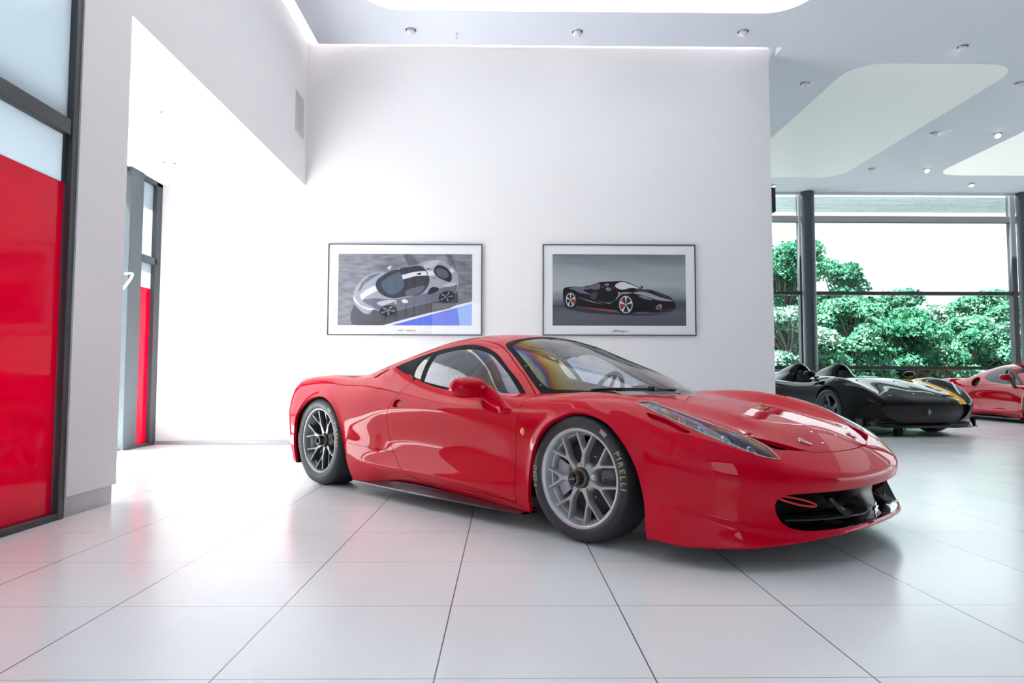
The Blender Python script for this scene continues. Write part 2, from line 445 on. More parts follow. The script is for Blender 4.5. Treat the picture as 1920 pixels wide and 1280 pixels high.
R_SIDE = Spl2(SX, SZ, [
 [.90, .92, .93, .935, .94, .95, .955, .955, .945, .92, .87],
 [.91, .93, .935, .94, .95, .958, .962, .962, .952, .93, .88],
 [.93, .945, .953, .958, .962, .97, .975, .975, .965, .94, .895],
 [.95, .96, .967, .971, .975, .98, .985, .985, .976, .95, .905],
 [.94, .956, .965, .97, .972, .977, .982, .982, .976, .952, .91],
 [.90, .925, .945, .957, .960, .962, .966, .972, .968, .95, .91],
 [.845, .88, .913, .938, .935, .930, .935, .948, .952, .936, .90],
 [.835, .868, .905, .932, .922, .905, .908, .928, .938, .922, .88],
 [.838, .872, .907, .928, .916, .893, .898, .921, .932, .914, .87],
 [.85, .885, .912, .926, .918, .902, .911, .931, .934, .912, .865],
 [.89, .91, .922, .928, .929, .93, .94, .947, .938, .912, .865],
 [.93, .94, .944, .948, .951, .957, .963, .962, .946, .913, .865],
 [.94, .946, .948, .950, .952, .956, .958, .952, .932, .90, .85]])
# nose: plan ellipse length over height
NL = Spl1([.05, .09, .13, .18, .24, .30, .35, .40, .46, .55, .65, .75], [.715, .73, .72, .695, .685, .69, .702, .70, .672, .60, .50, .40])
NX = .40; NP = 2.4
CX = [-3.2, -2.8, -2.5, -2.2, -2.0, -1.75, -1.45, -1.2, -1.02, -.85, -.7, -.5, -.34, -.2, -.05, .1, .3]
CWW = [0, .2, .35, .5, .6, .7, .8]
R_ROOF = Spl2(CX, CWW, [
 [.77, .77, .765, .755, .73, .69, .63],
 [.865, .86, .85, .825, .79, .74, .67],
 [.935, .925, .905, .87, .835, .785, .71],
 [1.015, 1.0, .975, .935, .90, .85, .77],
 [1.065, 1.052, 1.026, .990, .955, .91, .83],
 [1.115, 1.104, 1.081, 1.045, 1.010, .963, .88],
 [1.148, 1.139, 1.120, 1.088, 1.052, .996, .91],
 [1.141, 1.132, 1.113, 1.080, 1.043, .982, .89],
 [1.115, 1.106, 1.086, 1.048, 1.006, .940, .85],
 [1.073, 1.063, 1.041, .998, .950, .885, .80],
 [1.022, 1.011, .987, .942, .891, .822, .74],
 [.952, .941, .916, .868, .810, .737, .655],
 [.896, .883, .856, .805, .745, .667, .585],
 [.833, .819, .790, .738, .678, .602, .52],
 [.757, .742, .711, .658, .602, .532, .45],
 [.672, .656, .625, .572, .52, .455, .375],
 [.57, .555, .525, .47, .42, .355, .275]])
CZ = [.65, .75, .85, .95, 1.05, 1.15]
R_CAB = Spl2([-3.0, -2.6, -2.2, -1.85, -1.5, -1.15, -.8, -.48, -.2, .1], CZ, [
 [.70, .67, .62, .56, .49, .40], [.77, .74, .69, .63, .55, .45], [.83, .80, .75, .68, .59, .48], [.87, .84, .785, .705, .60, .48],
 [.88, .85, .795, .71, .60, .48], [.875, .84, .78, .695, .59, .47], [.86, .82, .745, .655, .555, .44], [.845, .785, .705, .615, .515, .405],
 [.81, .745, .66, .565, .465, .355], [.78, .70, .61, .51, .41, .30]])
R_BOT = Spl1([-3.4, -2.9, -2.3, -1.95, -1.65, -1.27, -.85, -.42, 0, .42, .62, .83, 1.0, 1.12, 1.2], [.20, .13, .095, .096, .118, .120, .101, .091, .085, .085, .095, .106, .122, .136, .14])
def r_fields(x, w, z, g):
    """body and cabin fields; g = axis arrays for a fast grid evaluation"""
    if g is not None:
        gx, gw, gz = g; aw = np.abs(gw)
        top = R_TOP.grid(gx, aw)[:, :, None]; sd = R_SIDE.grid(np.clip(gx, -3.5, .42), np.clip(gz, .06, .82))[:, None, :]
        roof = R_ROOF.grid(gx, aw)[:, :, None]; cab = R_CAB.grid(gx, gz)[:, None, :]; nl = NL(np.clip(gz, .05, .75))[None, None, :]
        w = np.abs(w)
    else:
        top = R_TOP(x, w); sd = R_SIDE(np.clip(x, -3.5, .42), np.clip(z, .06, .82)); roof = R_ROOF(x, w); cab = R_CAB(x, z); nl = NL(np.clip(z, .05, .75))
    fx = np.maximum(x - NX, 0) / nl; rx = np.maximum(-2.93 - x, 0) / (.46 - .25 * np.abs(z - .55))
    rad = ((w / sd) ** NP + fx ** NP) ** (1 / NP)
    rad = np.where(x < -2.93, ((w / sd) ** 3.2 + rx ** 3.2) ** (1 / 3.2), rad)
    side = (rad - 1) * .8
    a = smax((z - top) * .85, side, .05 - .030 * np.clip((x - .60) / .25, 0, 1))
    a = smax(a, R_BOT(np.clip(x, -3.4, 1.2)) - z, .012)
    # folded-out lower lip of the bumper
    zf = .275 - .26 * np.clip(x - .55, 0, .5); t = np.clip((zf - z) / .030, 0, 1) * np.clip((x - .46) / .12, 0, 1) * (1 - .8 * np.clip((x - .80) / .25, 0, 1))
    a = a - .011 * t * t * (3 - 2 * t)
    # rolled wheel-arch lips
    for ax_, az_, ar_ in ((.035, .30, .352), (-2.575, .33, .362)):
        rr = np.sqrt((x - ax_) ** 2 + (z - az_) ** 2) - ar_
        a = a - .009 * np.exp(-(rr / .030) ** 2) * np.clip((w - .80) / .08, 0, 1) * np.clip((z - .10) / .2, 0, 1)
    b = smax((z - roof) * .85, (w - cab) * .75, .035)
    b = np.maximum(b, np.maximum(x - .2, -3.1 - x))
    return a, b
def r_wt(x): t = np.clip((-1.72 - x) / .35, 0, 1); return t * t * (3 - 2 * t)
RK = .11
def r_A(x, w, z, g=None):
    a, b = r_fields(x, w, z, g); d = np.clip(b - a, -RK, RK)
    return a - r_wt(x) * ((RK - d) ** 2 / (4 * RK) + np.where(b - a < -RK, -(b - a + RK), 0))
def r_B(x, w, z, g=None):
    a, b = r_fields(x, w, z, g); d = np.clip(a - b, -RK, RK)
    return b - r_wt(x) * ((RK - d) ** 2 / (4 * RK) + np.where(a - b < -RK, -(a - b + RK), 0))
# ================================================================ shared car bits
def txt_mesh(s, size, depth=.0008, bold=False, shear=0, fn=None, spacing=1.0):
    cu = bpy.data.curves.new('txt', 'FONT'); cu.body = s; cu.size = size; cu.extrude = depth; cu.align_x = 'CENTER'; cu.align_y = 'CENTER'; cu.shear = shear; cu.space_character = spacing
    if bold: cu.offset = size * .02
    o = bpy.data.objects.new('txt', cu); COL.objects.link(o)
    dg = bpy.context.evaluated_depsgraph_get(); me = bpy.data.meshes.new_from_object(o.evaluated_get(dg))
    bpy.data.objects.remove(o); bpy.data.curves.remove(cu)
    me.materials.clear()
    if fn:
        for v in me.vertices: v.co = fn(v.co)
    me.update(); return me
HORSE = [(-.05, -.5), (.03, -.5), (.05, -.44), (-.0, -.40), (.02, -.28), (.10, -.16), (.22, -.20), (.30, -.32), (.36, -.30), (.32, -.18), (.25, -.08), (.24, .02), (.34, .10), (.42, .06), (.46, .12), (.40, .20), (.28, .18), (.16, .14),
         (.10, .20), (.12, .30), (.06, .42), (.0, .50), (-.04, .44), (-.14, .40), (-.20, .32), (-.16, .27), (-.06, .30), (-.02, .24), (-.06, .12), (-.10, .02), (-.22, .06), (-.30, -.02), (-.26, -.08), (-.16, -.05), (-.10, -.10), (-.16, -.22), (-.12, -.34)]
def horse(name, h, M, material, parent, depth=.004):
    b = MB(); b.prism([(x * h, y * h) for x, y in HORSE], 0, depth, 0, M); return b.build(name, material, parent, bevel=depth * .3)

def wheel(name, parent, center, side, R, width, rim_r, rim_mat, style='fork', n=7, text=True, rot0=0.0, caliper_ang=PI, tyre_mat=None, nut=True, dish=0.0):
    """side=-1: right-hand wheel (outer face towards -y). Rim is the part, the rest its sub-parts."""
    hw = width / 2
    T = Matrix(((1, 0, 0, 0), (0, 0, side, 0), (0, 1, 0, 0), (0, 0, 0, 1)))   # (x,y,z)->(x, side*z, y): local z = outward, disc plane = xy
    if side < 0: T = Matrix(((1, 0, 0, 0), (0, 0, -1, 0), (0, 1, 0, 0), (0, 0, 0, 1)))
    else: T = Matrix(((-1, 0, 0, 0), (0, 0, 1, 0), (0, 1, 0, 0), (0, 0, 0, 1)))
    rl = rim_r
    b = MB()
    # barrel and outer lip
    b.lathe([(rl - .030, hw - .052), (rl - .018, hw - .020), (rl - .012, hw - .010), (rl + .001, hw - .006), (rl + .006, hw - .012), (rl - .006, hw - .03), (rl - .022, hw - .07), (rl - .030, -hw + .06), (rl - .008, -hw + .02), (rl - .008, -hw + .012),
             (rl - .014, -hw + .012), (rl - .036, -hw + .06), (rl - .036, hw - .055), (rl - .030, hw - .052)], 72, 0, T)
    f = hw - .020
    if style == 'fork':
        # hub
        g = f - dish; b.lathe([(.0, g - .012), (.05, g - .012), (.066, g - .016), (.078, g - .03), (.085, g - .07), (.0, g - .08)], 40, 0, T)
        for k in range(n):
            a = rot0 + 2 * PI * k / n
            ht = PI / (2 * n)
            def rp(r, da): return (r * math.cos(a + da), r * math.sin(a + da))
            rt = rl - .020; rf = rl * .545
            tw = .007 / rt
            pts = [rp(.055, -.34), rp(.085, -.17), rp(rf * .84, -.100), rp(rf * 1.0, -.125), rp(rt, -ht - tw), rp(rt, -ht + tw), rp(rf * 1.20, -.085), rp(rf * 1.06, 0),
                   rp(rf * 1.20, .085), rp(rt, ht - tw), rp(rt, ht + tw), rp(rf * 1.0, .125), rp(rf * .84, .100), rp(.085, .17), rp(.055, .34)]
            cx, cy = rp(rf, 0)
            top = []; bot = []
            for i, (x, y) in enumerate(pts):
                r = math.hypot(x, y); zz = f - .012 * max(0, 1 - abs(r - rf * .9) / .12) if r < rt - .01 else f - .004
                dd = dish * max(0, 1 - max(0, r - .06) / (rt - .06)) ** 1.3; bot.append((x, y, f - .048 - dd)); top.append((x, y, zz - dd))
            # narrower machined face on top of a wider base
            base = [(x + (x - cx) * .0, y, z) for x, y, z in bot]
            n_ = len(pts); inner = []
            for i in range(n_):
                p0 = Vector(pts[i - 1]); p1 = Vector(pts[i]); p2 = Vector(pts[(i + 1) % n_])
                d1 = (p1 - p0).normalized(); d2 = (p2 - p1).normalized(); nn = Vector((-(d1.y + d2.y), d1.x + d2.x))
                nn = nn.normalized() if nn.length > 1e-6 else Vector((-d1.y, d1.x))
                wd = .003 if 4 <= i <= 10 or True else 0
                inner.append((p1.x + nn.x * wd, p1.y + nn.y * wd, top[i][2]))
            vs = base + [(x, y, z - .014) for (x, y), (_, _, z) in zip(pts, top)] + inner
            fs = []
            for i in range(n_):
                j = (i + 1) % n_
                fs += [(i, j, n_ + j, n_ + i), (n_ + i, n_ + j, 2 * n_ + j, 2 * n_ + i)]
            vs = [T @ Vector(v) for v in vs]
            b.add(vs, fs, 0)
            # top cap: stem and two arms (quads)
            I = lambda q: 2 * n_ + q
            b.add(vs, [(I(0), I(1), I(13), I(14)), (I(1), I(2), I(12), I(13)), (I(2), I(3), I(7), I(11), I(12)), (I(3), I(4), I(5), I(6)), (I(3), I(6), I(7)), (I(7), I(8), I(11)), (I(8), I(9), I(10), I(11))], 0)
    elif style == 'split5':
        b.lathe([(.0, f - .03), (.06, f - .03), (.085, f - .05), (.09, f - .09), (0, f - .1)], 32, 0, T)
        for k in range(n):
            a = rot0 + 2 * PI * k / n
            def rp(r, da): return (r * math.cos(a + da), r * math.sin(a + da))
            rt = rl - .016
            pts = [rp(.05, -.5), rp(.12, -.26), rp(rt, -.15), rp(rt, .15), rp(.12, .26), rp(.05, .5)]
            vs = [(x, y, f - .07) for x, y in pts] + [(x * 1, y, (f - .03 if math.hypot(x, y) < .2 else f - .006)) for x, y in pts]
            vs = [T @ Vector(v) for v in vs]
            b.add(vs, [(i, (i + 1) % 6, 6 + (i + 1) % 6, 6 + i) for i in range(6)] + [(6, 7, 10, 11), (7, 8, 9, 10)], 0)
    o = b.build(name, rim_mat, parent, recalc=True); o.location = center
    # tyre
    b = MB(); s = (R - rl)
    prof = [(rl - .008, hw - .012), (rl + .004, hw - .004), (rl + s * .30, hw + .004), (rl + s * .55, hw + .004), (rl + s * .80, hw - .004), (R - .010, hw - .020), (R - .002, hw - .040), (R, hw - .06), (R, 0),
            (R, -hw + .06), (R - .002, -hw + .04), (R - .012, -hw + .018), (rl + s * .5, -hw - .004), (rl - .004, -hw + .008)]
    b.lathe(prof, 96, 0, T); b.build('tyre', tyre_mat or M_rubber, o)
    # brake disc with drillings + bell, caliper
    b = MB(); dr = rl * .73
    b.lathe([(.07, -.02), (dr, -.02), (dr, .010), (.095, .010), (.088, .03), (0, .03)], 64, 0, T)
    for k in range(36):
        for q, rr in enumerate((.60, .74, .88)):
            a = 2 * PI * (k + q * .37) / 36
            if k % 3 == q: b.lathe([(0, .0108), (.0042, .0108)], 8, 1, T @ Matrix.Translation((dr * rr * math.cos(a), dr * rr * math.sin(a), 0)))
    for k in range(10):
        a = 2 * PI * k / 10; b.lathe([(.006, .01), (.006, .018), (0, .018)], 8, 2, T @ Matrix.Translation((.105 * math.cos(a), .105 * math.sin(a), 0)))
    b.build('brake_disc', [M_disc, M_black_matt, M_steel], o)
    b = MB(); b.lathe([(dr * .62, -.05), (dr * .62, .045), (dr * .70, .06), (dr * 1.0, .06), (dr * 1.09, .045), (dr * 1.09, -.05), (dr * .62, -.05)], 14, 0, T, a0=caliper_ang - .55, a1=caliper_ang + .55)
    b.build('brake_caliper', M_caliper, o)
    if nut:
        b = MB(); z = f - .012 - dish
        b.lathe([(.052, z), (.052, z + .022), (.048, z + .028), (.036, z + .028)], 32, 0, T)
        b.lathe([(.038, z + .02), (.038, z + .062), (.034, z + .066), (.026, z + .066), (.026, z + .015), (.0, z + .015)], 32, 1, T)
        b.build('wheel_nut', [M_bronze, M_black_gloss], o)
    if text:
        zt = hw + .0042
        def bend(rad, ang, sgn=1):
            def fn(co):
                a = ang - co.x / rad; r = rad + co.y
                return T @ Vector((r * math.cos(a), r * math.sin(a), zt + co.z))
            return fn
        rm = rl + s * .52
        def word(wd, ang, size, sp):
            me = txt_mesh(wd, size, .0006, True, 0, bend(rm, ang), sp); q = link('tyre_lettering', me, M_tyre_text, o); return q
        word('PIRELLI', .22, .043, 1.42); word('P ZERO', PI + .05, .034, 1.0)
        b = MB(); pts = []
        for k in range(5):
            a = PI * .30 - k * .035 + .07; pts += [(rm + .011) * 1 * math.cos(a), ]
        vs = []
        for k in range(6):
            a = 1.02 - k * .03
            for r in (rm - .010, rm + .012): vs.append(T @ Vector((r * math.cos(a), r * math.sin(a), zt + .0006)))
        b.add(vs, [(2 * k, 2 * k + 1, 2 * k + 3, 2 * k + 2) for k in range(5)], 0); b.build('tyre_label', M_tyre_text, o)
    return o

def seat(name, parent, x, y, z, mat_):
    b = MB()
    # bucket shell: back and seat pan with side bolsters as one loft
    P = []
    prof = [(.42, .17), (.30, .14), (.12, .10), (.0, .10), (-.06, .16), (-.10, .34), (-.15, .52), (-.19, .66), (-.215, .78), (-.22, .84)]
    wid = [.21, .22, .23, .23, .24, .25, .25, .20, .14, .12]; bol = [.05, .09, .12, .10, .12, .14, .12, .08, .05, .03]
    for (px, pz), w, bo in zip(prof, wid, bol):
        row = []
        for k in range(13):
            t = -1 + 2 * k / 12; lift = bo * abs(t) ** 3
            # lift is normal to the surface: up on the pan, forward on the back
            back = 1 if pz > .14 and px < 0 else 0
            row.append((x + px + (lift if back else 0), y + t * w, z + pz + (0 if back else lift)))
        P.append(row)
    b.grid(P)
    o = b.build(name, mat_, parent); s = o.modifiers.new('s', 'SOLIDIFY'); s.thickness = .035; m = o.modifiers.new('d', 'SUBSURF'); m.levels = m.render_levels = 1
    return o
def steering_wheel(parent, x, y, z, r=.165, tilt=.45):
    b = MB(); Mx = Matrix.Translation((x, y, z)) @ Matrix.Rotation(-(PI / 2 - tilt), 4, 'Y')
    b.tube([Mx @ Vector((r * math.cos(a), r * math.sin(a) * .94, 0)) for a in np.linspace(0, 2 * PI, 41)[:-1]], .016, 10, 0, closed=True)
    b.lathe([(0, .03), (.045, .02), (.05, -.04), (.03, -.2), (0, -.2)], 20, 0, Mx)
    for a in (0.1, PI - .1, -PI / 2): b.tube([Mx @ Vector((.03 * math.cos(a), .03 * math.sin(a), 0)), Mx @ Vector((r * math.cos(a), r * math.sin(a) * .94, 0))], .013, 8)
    return b.build('steering_wheel', M_black_sat, parent)
# ================================================================ the red race car
CAR_POSE = (1.0527, 4.1009, -.81267)
CAR = empty('sports_car', (CAR_POSE[0], CAR_POSE[1], 0), CAR_POSE[2])
tag(CAR, 'large glossy red race coupe with silver forked wheels in the foreground on the white tiles', 'car')
def both(pm): return pm.join(pm.mirrored())
D_ = .0115
A0 = surface_nets(r_A, (-3.62, 0, .02), (1.2, 1.06, .98), D_)
B0 = surface_nets(r_B, (-3.15, 0, .55), (.25, .95, 1.2), D_)
def ab(pm): return r_fields(pm.V[:, 0], pm.V[:, 1], pm.V[:, 2], None)
a, b = ab(A0); A1, _ = A0.cut(b - a)
a, b = ab(B0); B1, _ = B0.cut(a - b)
under, A1 = A1.sel(lambda c, n: (n[:, 2] < -.8) & (c[:, 2] < .22))
F_ARCH = cr([('c', (-.372, .0)), (-.364, .088), (-.342, .30), (-.282, .46), (-.19, .564), (-.097, .628), (-.003, .649), (.103, .635), (.222, .59), (.326, .495), (.382, .395), (.41, .281), (.413, .164), ('c', (.419, .0))], 8)
R_ARCH = cr([('c', (-2.99, .0)), (-2.985, .115), (-3.0, .30), (-2.975, .43), (-2.935, .533), (-2.83, .617), (-2.706, .668), (-2.58, .687), (-2.455, .671), (-2.323, .605), (-2.229, .469), (-2.181, .289), (-2.14, .09), ('c', (-2.12, .0))], 8)
xz = lambda p: p.V[:, [0, 2]]; xw = lambda p: p.V[:, [0, 1]]; wz = lambda p: p.V[:, [1, 2]]
def where(c, s, big=1.0): return np.where(c, s, big)
for P_ in (F_ARCH, R_ARCH):
    A1, _ = A1.cut(where(A1.V[:, 1] > .5, sdf_poly(xz(A1), P_)))
    under, _ = under.cut(where(under.V[:, 1] > .55, sdf_poly(xz(under), P_)))
# mouth
MOUTH = cr([(-.3, .318), (0, .316), (.24, .318), (.45, .321), (.60, .322), (.672, .318), (.706, .298), (.712, .27), (.700, .225), (.672, .188), (.63, .170), (.52, .160), (.36, .158), (.13, .157), (-.3, .157)], 6)
A1, _ = A1.cut(where(A1.V[:, 0] > .7, sdf_poly(wz(A1), MOUTH)))
# lamp
LAMP = cr([('c', (.284, .832)), (.45, .853), (.619, .845), (.758, .806), (.846, .751), (.881, .709), ('c', (.912, .646)), (.857, .624), (.80, .620), (.735, .650), (.67, .705), (.60, .752), (.517, .778), (.43, .785), ('c', (.333, .769))], 8, True)
sl = sdf_poly(xw(A1), LAMP); A1, lamp = A1.cut(where(A1.V[:, 2] > .4, sl - .0025))
# shadow gap beside the lamp, then the hood panel
VENT = cr([('c', (.735, .612)), (.80, .530), (.862, .462), ('c', (.925, .372)), (.905, .45), ('c', (.862, .592)), (.80, .606)], 6, True)
A1, ventp = A1.cut(where(A1.V[:, 2] > .4, sdf_poly(xw(A1), VENT)))
HOOD = cr([('c', (-.75, -.6)), ('c', (-.75, .50)), (-.46, .655), (-.2, .655), (.1, .665), (.4, .668), (.6, .645), (.72, .618), (.80, .530), (.866, .455), (.931, .359), (.958, .21), (.966, .1), (.968, 0), (.966, -.1), ('c', (.95, -.6))], 8, True)
sh = sdf_poly(xw(A1), HOOD)
gpw = lambda p: .0006 + .0014 * np.clip((p.V[:, 0] - .74) / .08, 0, 1)
A1, _t = A1.cut(where(A1.V[:, 2] > .4, sh - gpw(A1))); _t2, hood = _t.cut(sdf_poly(xw(_t), HOOD) + gpw(_t))
# recess under the lamp and slit on the haunch
REC = cr([('c', (.362, .663)), (.46, .638), (.54, .607), ('c', (.618, .574)), (.56, .578), (.503, .588), ('c', (.440, .610))], 6, True)
A1, rec = A1.cut(where((A1.V[:, 1] > .72) & (A1.V[:, 2] > .5), sdf_poly(xz(A1), REC)))
SLIT = np.array([(-1.998, .824), (-1.955, .862), (-1.922, .893), (-1.895, .890), (-1.915, .866), (-1.955, .830)])
A1, slit = A1.cut(where((A1.V[:, 1] > .70), sdf_poly(xz(A1), SLIT)))
# door
DOOR = cr([('c', (-.43, .80)), (-.447, .708), (-.422, .645), (-.425, .588), (-.452, .402), (-.465, .2), (-.462, .165), ('c', (-.459, .141)), (-.812, .152), (-1.30, .160), (-1.375, .164), (-1.459, .187), (-1.563, .246), (-1.666, .368), (-1.70, .50), (-1.690, .58), (-1.611, .692), (-1.54, .80), ('c', (-1.50, .90))], 8, True)
sd_ = sdf_poly(xz(A1), DOOR)
A1, _t = A1.cut(where(A1.V[:, 1] > .6, sd_ - .002)); _t2, door = _t.cut(sdf_poly(xz(_t), DOOR) + .002)
# scoop behind the door
SCOOP = cr([('c', (-1.625, .630)), (-1.608, .672), (-1.565, .682), ('c', (-1.478, .652)), (-1.535, .630)], 6, True)
def inset(pm, depth):
    V = pm.V - pm.N * depth; return PM(V, pm.N, pm.F)
sc = sdf_poly(xz(A1), SCOOP); A1, scoopA = A1.cut(where(A1.V[:, 1] > .7, sc))
sc = sdf_poly(xz(door), SCOOP); door, scoopD = door.cut(where(door.V[:, 1] > .7, sc))
# lower rear quarter as its own panel
QL = np.array([(-2.30, .366), (-1.95, .344), (-1.60, .3225), (-1.40, .31), (-1.40, .0), (-2.30, .0)])
s = sdf_poly(xz(A1), QL); s = where((A1.V[:, 1] > .7) & (A1.V[:, 0] < -1.5), s); A1, _t = A1.cut(s - .0012); _t2, qlow = _t.cut(sdf_poly(xz(_t), QL) + .0012)
# cabin: windscreen and windows
WSH = cr([('c', (.6, .70)), ('c', (-.42, .705)), (-.464, .698), (-.60, .655), (-.731, .606), (-.87, .553), (-.965, .513), (-1.005, .475), (-1.022, .40), (-1.03, .2), (-1.033, 0), (-1.03, -.2), ('c', (-1.0, -.8)), ('c', (.6, -.8))], 8, True)
s = sdf_poly(xw(B1), WSH); B1, ws = B1.cut(where(B1.V[:, 0] > -1.2, s))
WIN = cr([('c', (-.40, .60)), ('c', (-.525, .708)), (-.66, .806), (-.791, .889), (-.92, .966), (-1.043, 1.017), (-1.202, 1.049), (-1.30, 1.050), (-1.401, 1.041), (-1.567, 1.009), (-1.70, .972), (-1.80, .940), ('c', (-1.872, .907)), (-1.70, .86), (-1.573, .828), ('c', (-1.40, .60))], 8, True)
s = sdf_poly(xz(B1), WIN); B1, win = B1.cut(where((B1.V[:, 1] > .4) & (B1.N[:, 1] > .2), s))
def railf(p, o): return np.maximum(np.maximum(sdf_poly(xz(p), WIN) - o, .40 - p.V[:, 1]), np.maximum(-1.80 - p.V[:, 0], (p.V[:, 0] + .50) * .8))
B1, _t = B1.cut(railf(B1, .0315)); _t2, rail = _t.cut(railf(_t, .0285))
s = sdf_poly(xz(A1), WIN); A1, winA = A1.cut(where((A1.V[:, 1] > .5) & (A1.V[:, 0] < -1.45) & (A1.V[:, 2] > .8), s))
EC = cr([(-1.62, -.4), (-1.62, .38), (-1.70, .43), (-2.2, .42), (-2.75, .40), (-2.85, .34), (-2.85, -.4)], 6, True)
s = sdf_poly(xw(B1), EC); B1, eng = B1.cut(where(B1.V[:, 2] > .75, s))
body = both(A1).join(both(B1))
o = body.obj('body_shell', M_red, CAR, flange=.022)
for q_ in (qlow, qlow.mirrored()): q_.obj('quarter_panel', M_red, CAR, flange=.015)
both(hood).obj('hood', M_red, CAR, flange=.02)
for q_ in under.join(under.mirrored()).pieces(): q_.obj('underbody', M_black_matt, CAR)
both(rail).obj('window_rail', M_red, CAR, flange=.01)
both(eng).obj('engine_cover', M_black_gloss, CAR, flange=.01, offset=-.004)
for sgn in (-1, 1):
    side = (lambda p: p.mirrored()) if sgn < 0 else (lambda p: p)
    d = side(door).obj('door', M_red, CAR, flange=.02)
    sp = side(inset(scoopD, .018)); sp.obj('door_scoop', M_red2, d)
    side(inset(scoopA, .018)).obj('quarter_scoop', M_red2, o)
    side(inset(rec, .020)).obj('lamp_recess', M_red, o); side(inset(slit, .025)).obj('haunch_intake', M_black_matt, o)
    # window: black surround, main pane, quarter pane
    GL = cr([('c', (-.548, .700)), (-.663, .785), (-.762, .854), (-.901, .936), (-1.0, .982), (-1.10, 1.008), (-1.20, 1.018), (-1.332, 1.014), ('c', (-1.490, .986)), (-1.473, .92), ('c', (-1.432, .803)), (-1.2, .766), (-1.0, .741), (-.8, .722)], 8, True)
    QG = cr([('c', (-1.572, .835)), (-1.600, .885), (-1.597, .950), ('c', (-1.556, .990)), (-1.520, .90), ('c', (-1.482, .815))], 8, True)
    s = sdf_poly(xz(win), GL); fr, gp = win.cut(s)
    s = sdf_poly(xz(fr), QG); fr, qp = fr.cut(s)
    side(gp).obj('side_window', M_sideglass, CAR, offset=-.002); side(qp).obj('quarter_window', M_sideglass, CAR, offset=-.002)
    fr = fr.join(winA)
    side(fr).obj('window_surround', M_trim, CAR, flange=.004, offset=-.001)
    # headlamp
    lp = side(lamp).obj('headlamp', M_lampglass, CAR, offset=-.001)
    li = inset(lamp, .045); q = side(li).obj('lamp_housing', M_lampin, lp)
    for (lx, lw, lz, r) in [(.80, .70, .485, .034), (.70, .745, .532, .030), (.60, .775, .575, .026), (.51, .80, .615, .022)]:
        Mx = Matrix.Translation((lx, sgn * lw, lz)) @ Matrix.Rotation(1.0, 4, 'Y')
        b = MB(); b.lathe([(r, .012), (r * .92, .016), (r * .75, -.005), (0, -.012)], 24, 0, Mx)
        b.lathe([(r * .5, .0), (r * .42, .012), (0, .018)], 20, 1, Mx); b.build('lamp_reflector', [M_refl, M_black_gloss], lp)
    # edging of the lamp
    e = np.array([(x, w) for x, w in LAMP]); ww = np.array([p[1] for p in e])
    def zA(x, w):
        zz = np.linspace(.3, .8, 400); f = r_A(np.full(400, x), np.full(400, w), zz); k = np.argmax(f > 0); return zz[k]
    b = MB(); b.tube([(x, sgn * w, zA(x, w) + .001) for x, w in LAMP[::2]], .0016, 6, 0, closed=True); b.build('lamp_trim', M_white_plastic, lp)
# windscreen
FR = cr([('c', (.5, .60)), (-.1, .40), (-.28, .545), (-.388, .612), (-.455, .640), (-.547, .632), (-.705, .575), (-.86, .517), (-.925, .490), (-.955, .455), (-.968, .40), (-.975, .2), (-.976, 0), (-.975, -.2), ('c', (-.96, -.9)), ('c', (.5, -.9))], 8, True)
s = sdf_poly(xw(ws), FR); frit, pane = ws.cut(s)
w_ = both(pane).obj('windscreen', M_wsglass, CAR, offset=-.002)
both(frit).obj('windscreen_border', M_trim, CAR, flange=.01, offset=-.001)
def zB(x, w):
    zz = np.linspace(.6, 1.2, 600); f = r_B(np.full(600, x), np.full(600, abs(w)), zz); return zz[np.argmax(f > 0)]
for x, w in [(-.985, .44), (-.99, .05), (-.985, -.44), (-.70, .594), (-.70, -.594), (-.52, .655), (-.52, -.655)]:
    b = MB(); b.lathe([(0, .008), (.009, .006), (.012, 0), (.012, -.01)], 16, 0, Matrix.Translation((x, -w, zB(x, w)))); b.build('screen_fastener', M_black_gloss, CAR)
b = MB(); b.tube([(-.06 - .75 * w * w + .012, -w, zB(-.06 - .75 * w * w + .012, w) + .004) for w in np.linspace(.52, -.05, 14)], .005, 8)
b.box((-.11, -.16, .75), (-.06, -.10, .775)); b.build('wiper', M_black_sat, CAR)
# liners of wheel wells
for cx_, cz_, R_, nm in ((.03, .32, .44, 'front'), (-2.57, .34, .47, 'rear')):
    for sgn in (-1, 1):
        b = MB(); P = []
        for k in range(25):
            a = PI * k / 24; P.append([(cx_ + R_ * math.cos(a) * 1.0, sgn * w, max(cz_ + R_ * .84 * math.sin(a) * 1.0, .1) if nm == 'front' else max(cz_ + R_ * .84 * math.sin(a), .1)) for w in (.93, .80, .60, .5)])
        P = [[(x, sgn * min(abs(y), .90), min(z, .60 if nm == "front" else .64)) for x, y, z in r] for r in P]
        b.grid(P); b.box((cx_ - R_, sgn * .49, .1), (cx_ + R_ - .12, sgn * .5, .58)); b.build('wheel_well', M_black_matt, CAR)
# rear closing mudguard edge (dark strip behind the rear wheel)
WPAR = []
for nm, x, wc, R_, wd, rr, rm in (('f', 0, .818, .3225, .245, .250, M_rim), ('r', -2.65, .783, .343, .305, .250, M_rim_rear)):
    for sgn in (-1, 1):
        wheel('wheel', CAR, (x, sgn * wc, R_ - .002), sgn, R_, wd, rr, rm, dish=(.004 if nm == 'f' else .034), rot0=(.55 if nm == 'f' else .16), caliper_ang=(PI if sgn < 0 else 0) + (.1 if nm == 'f' else .2))
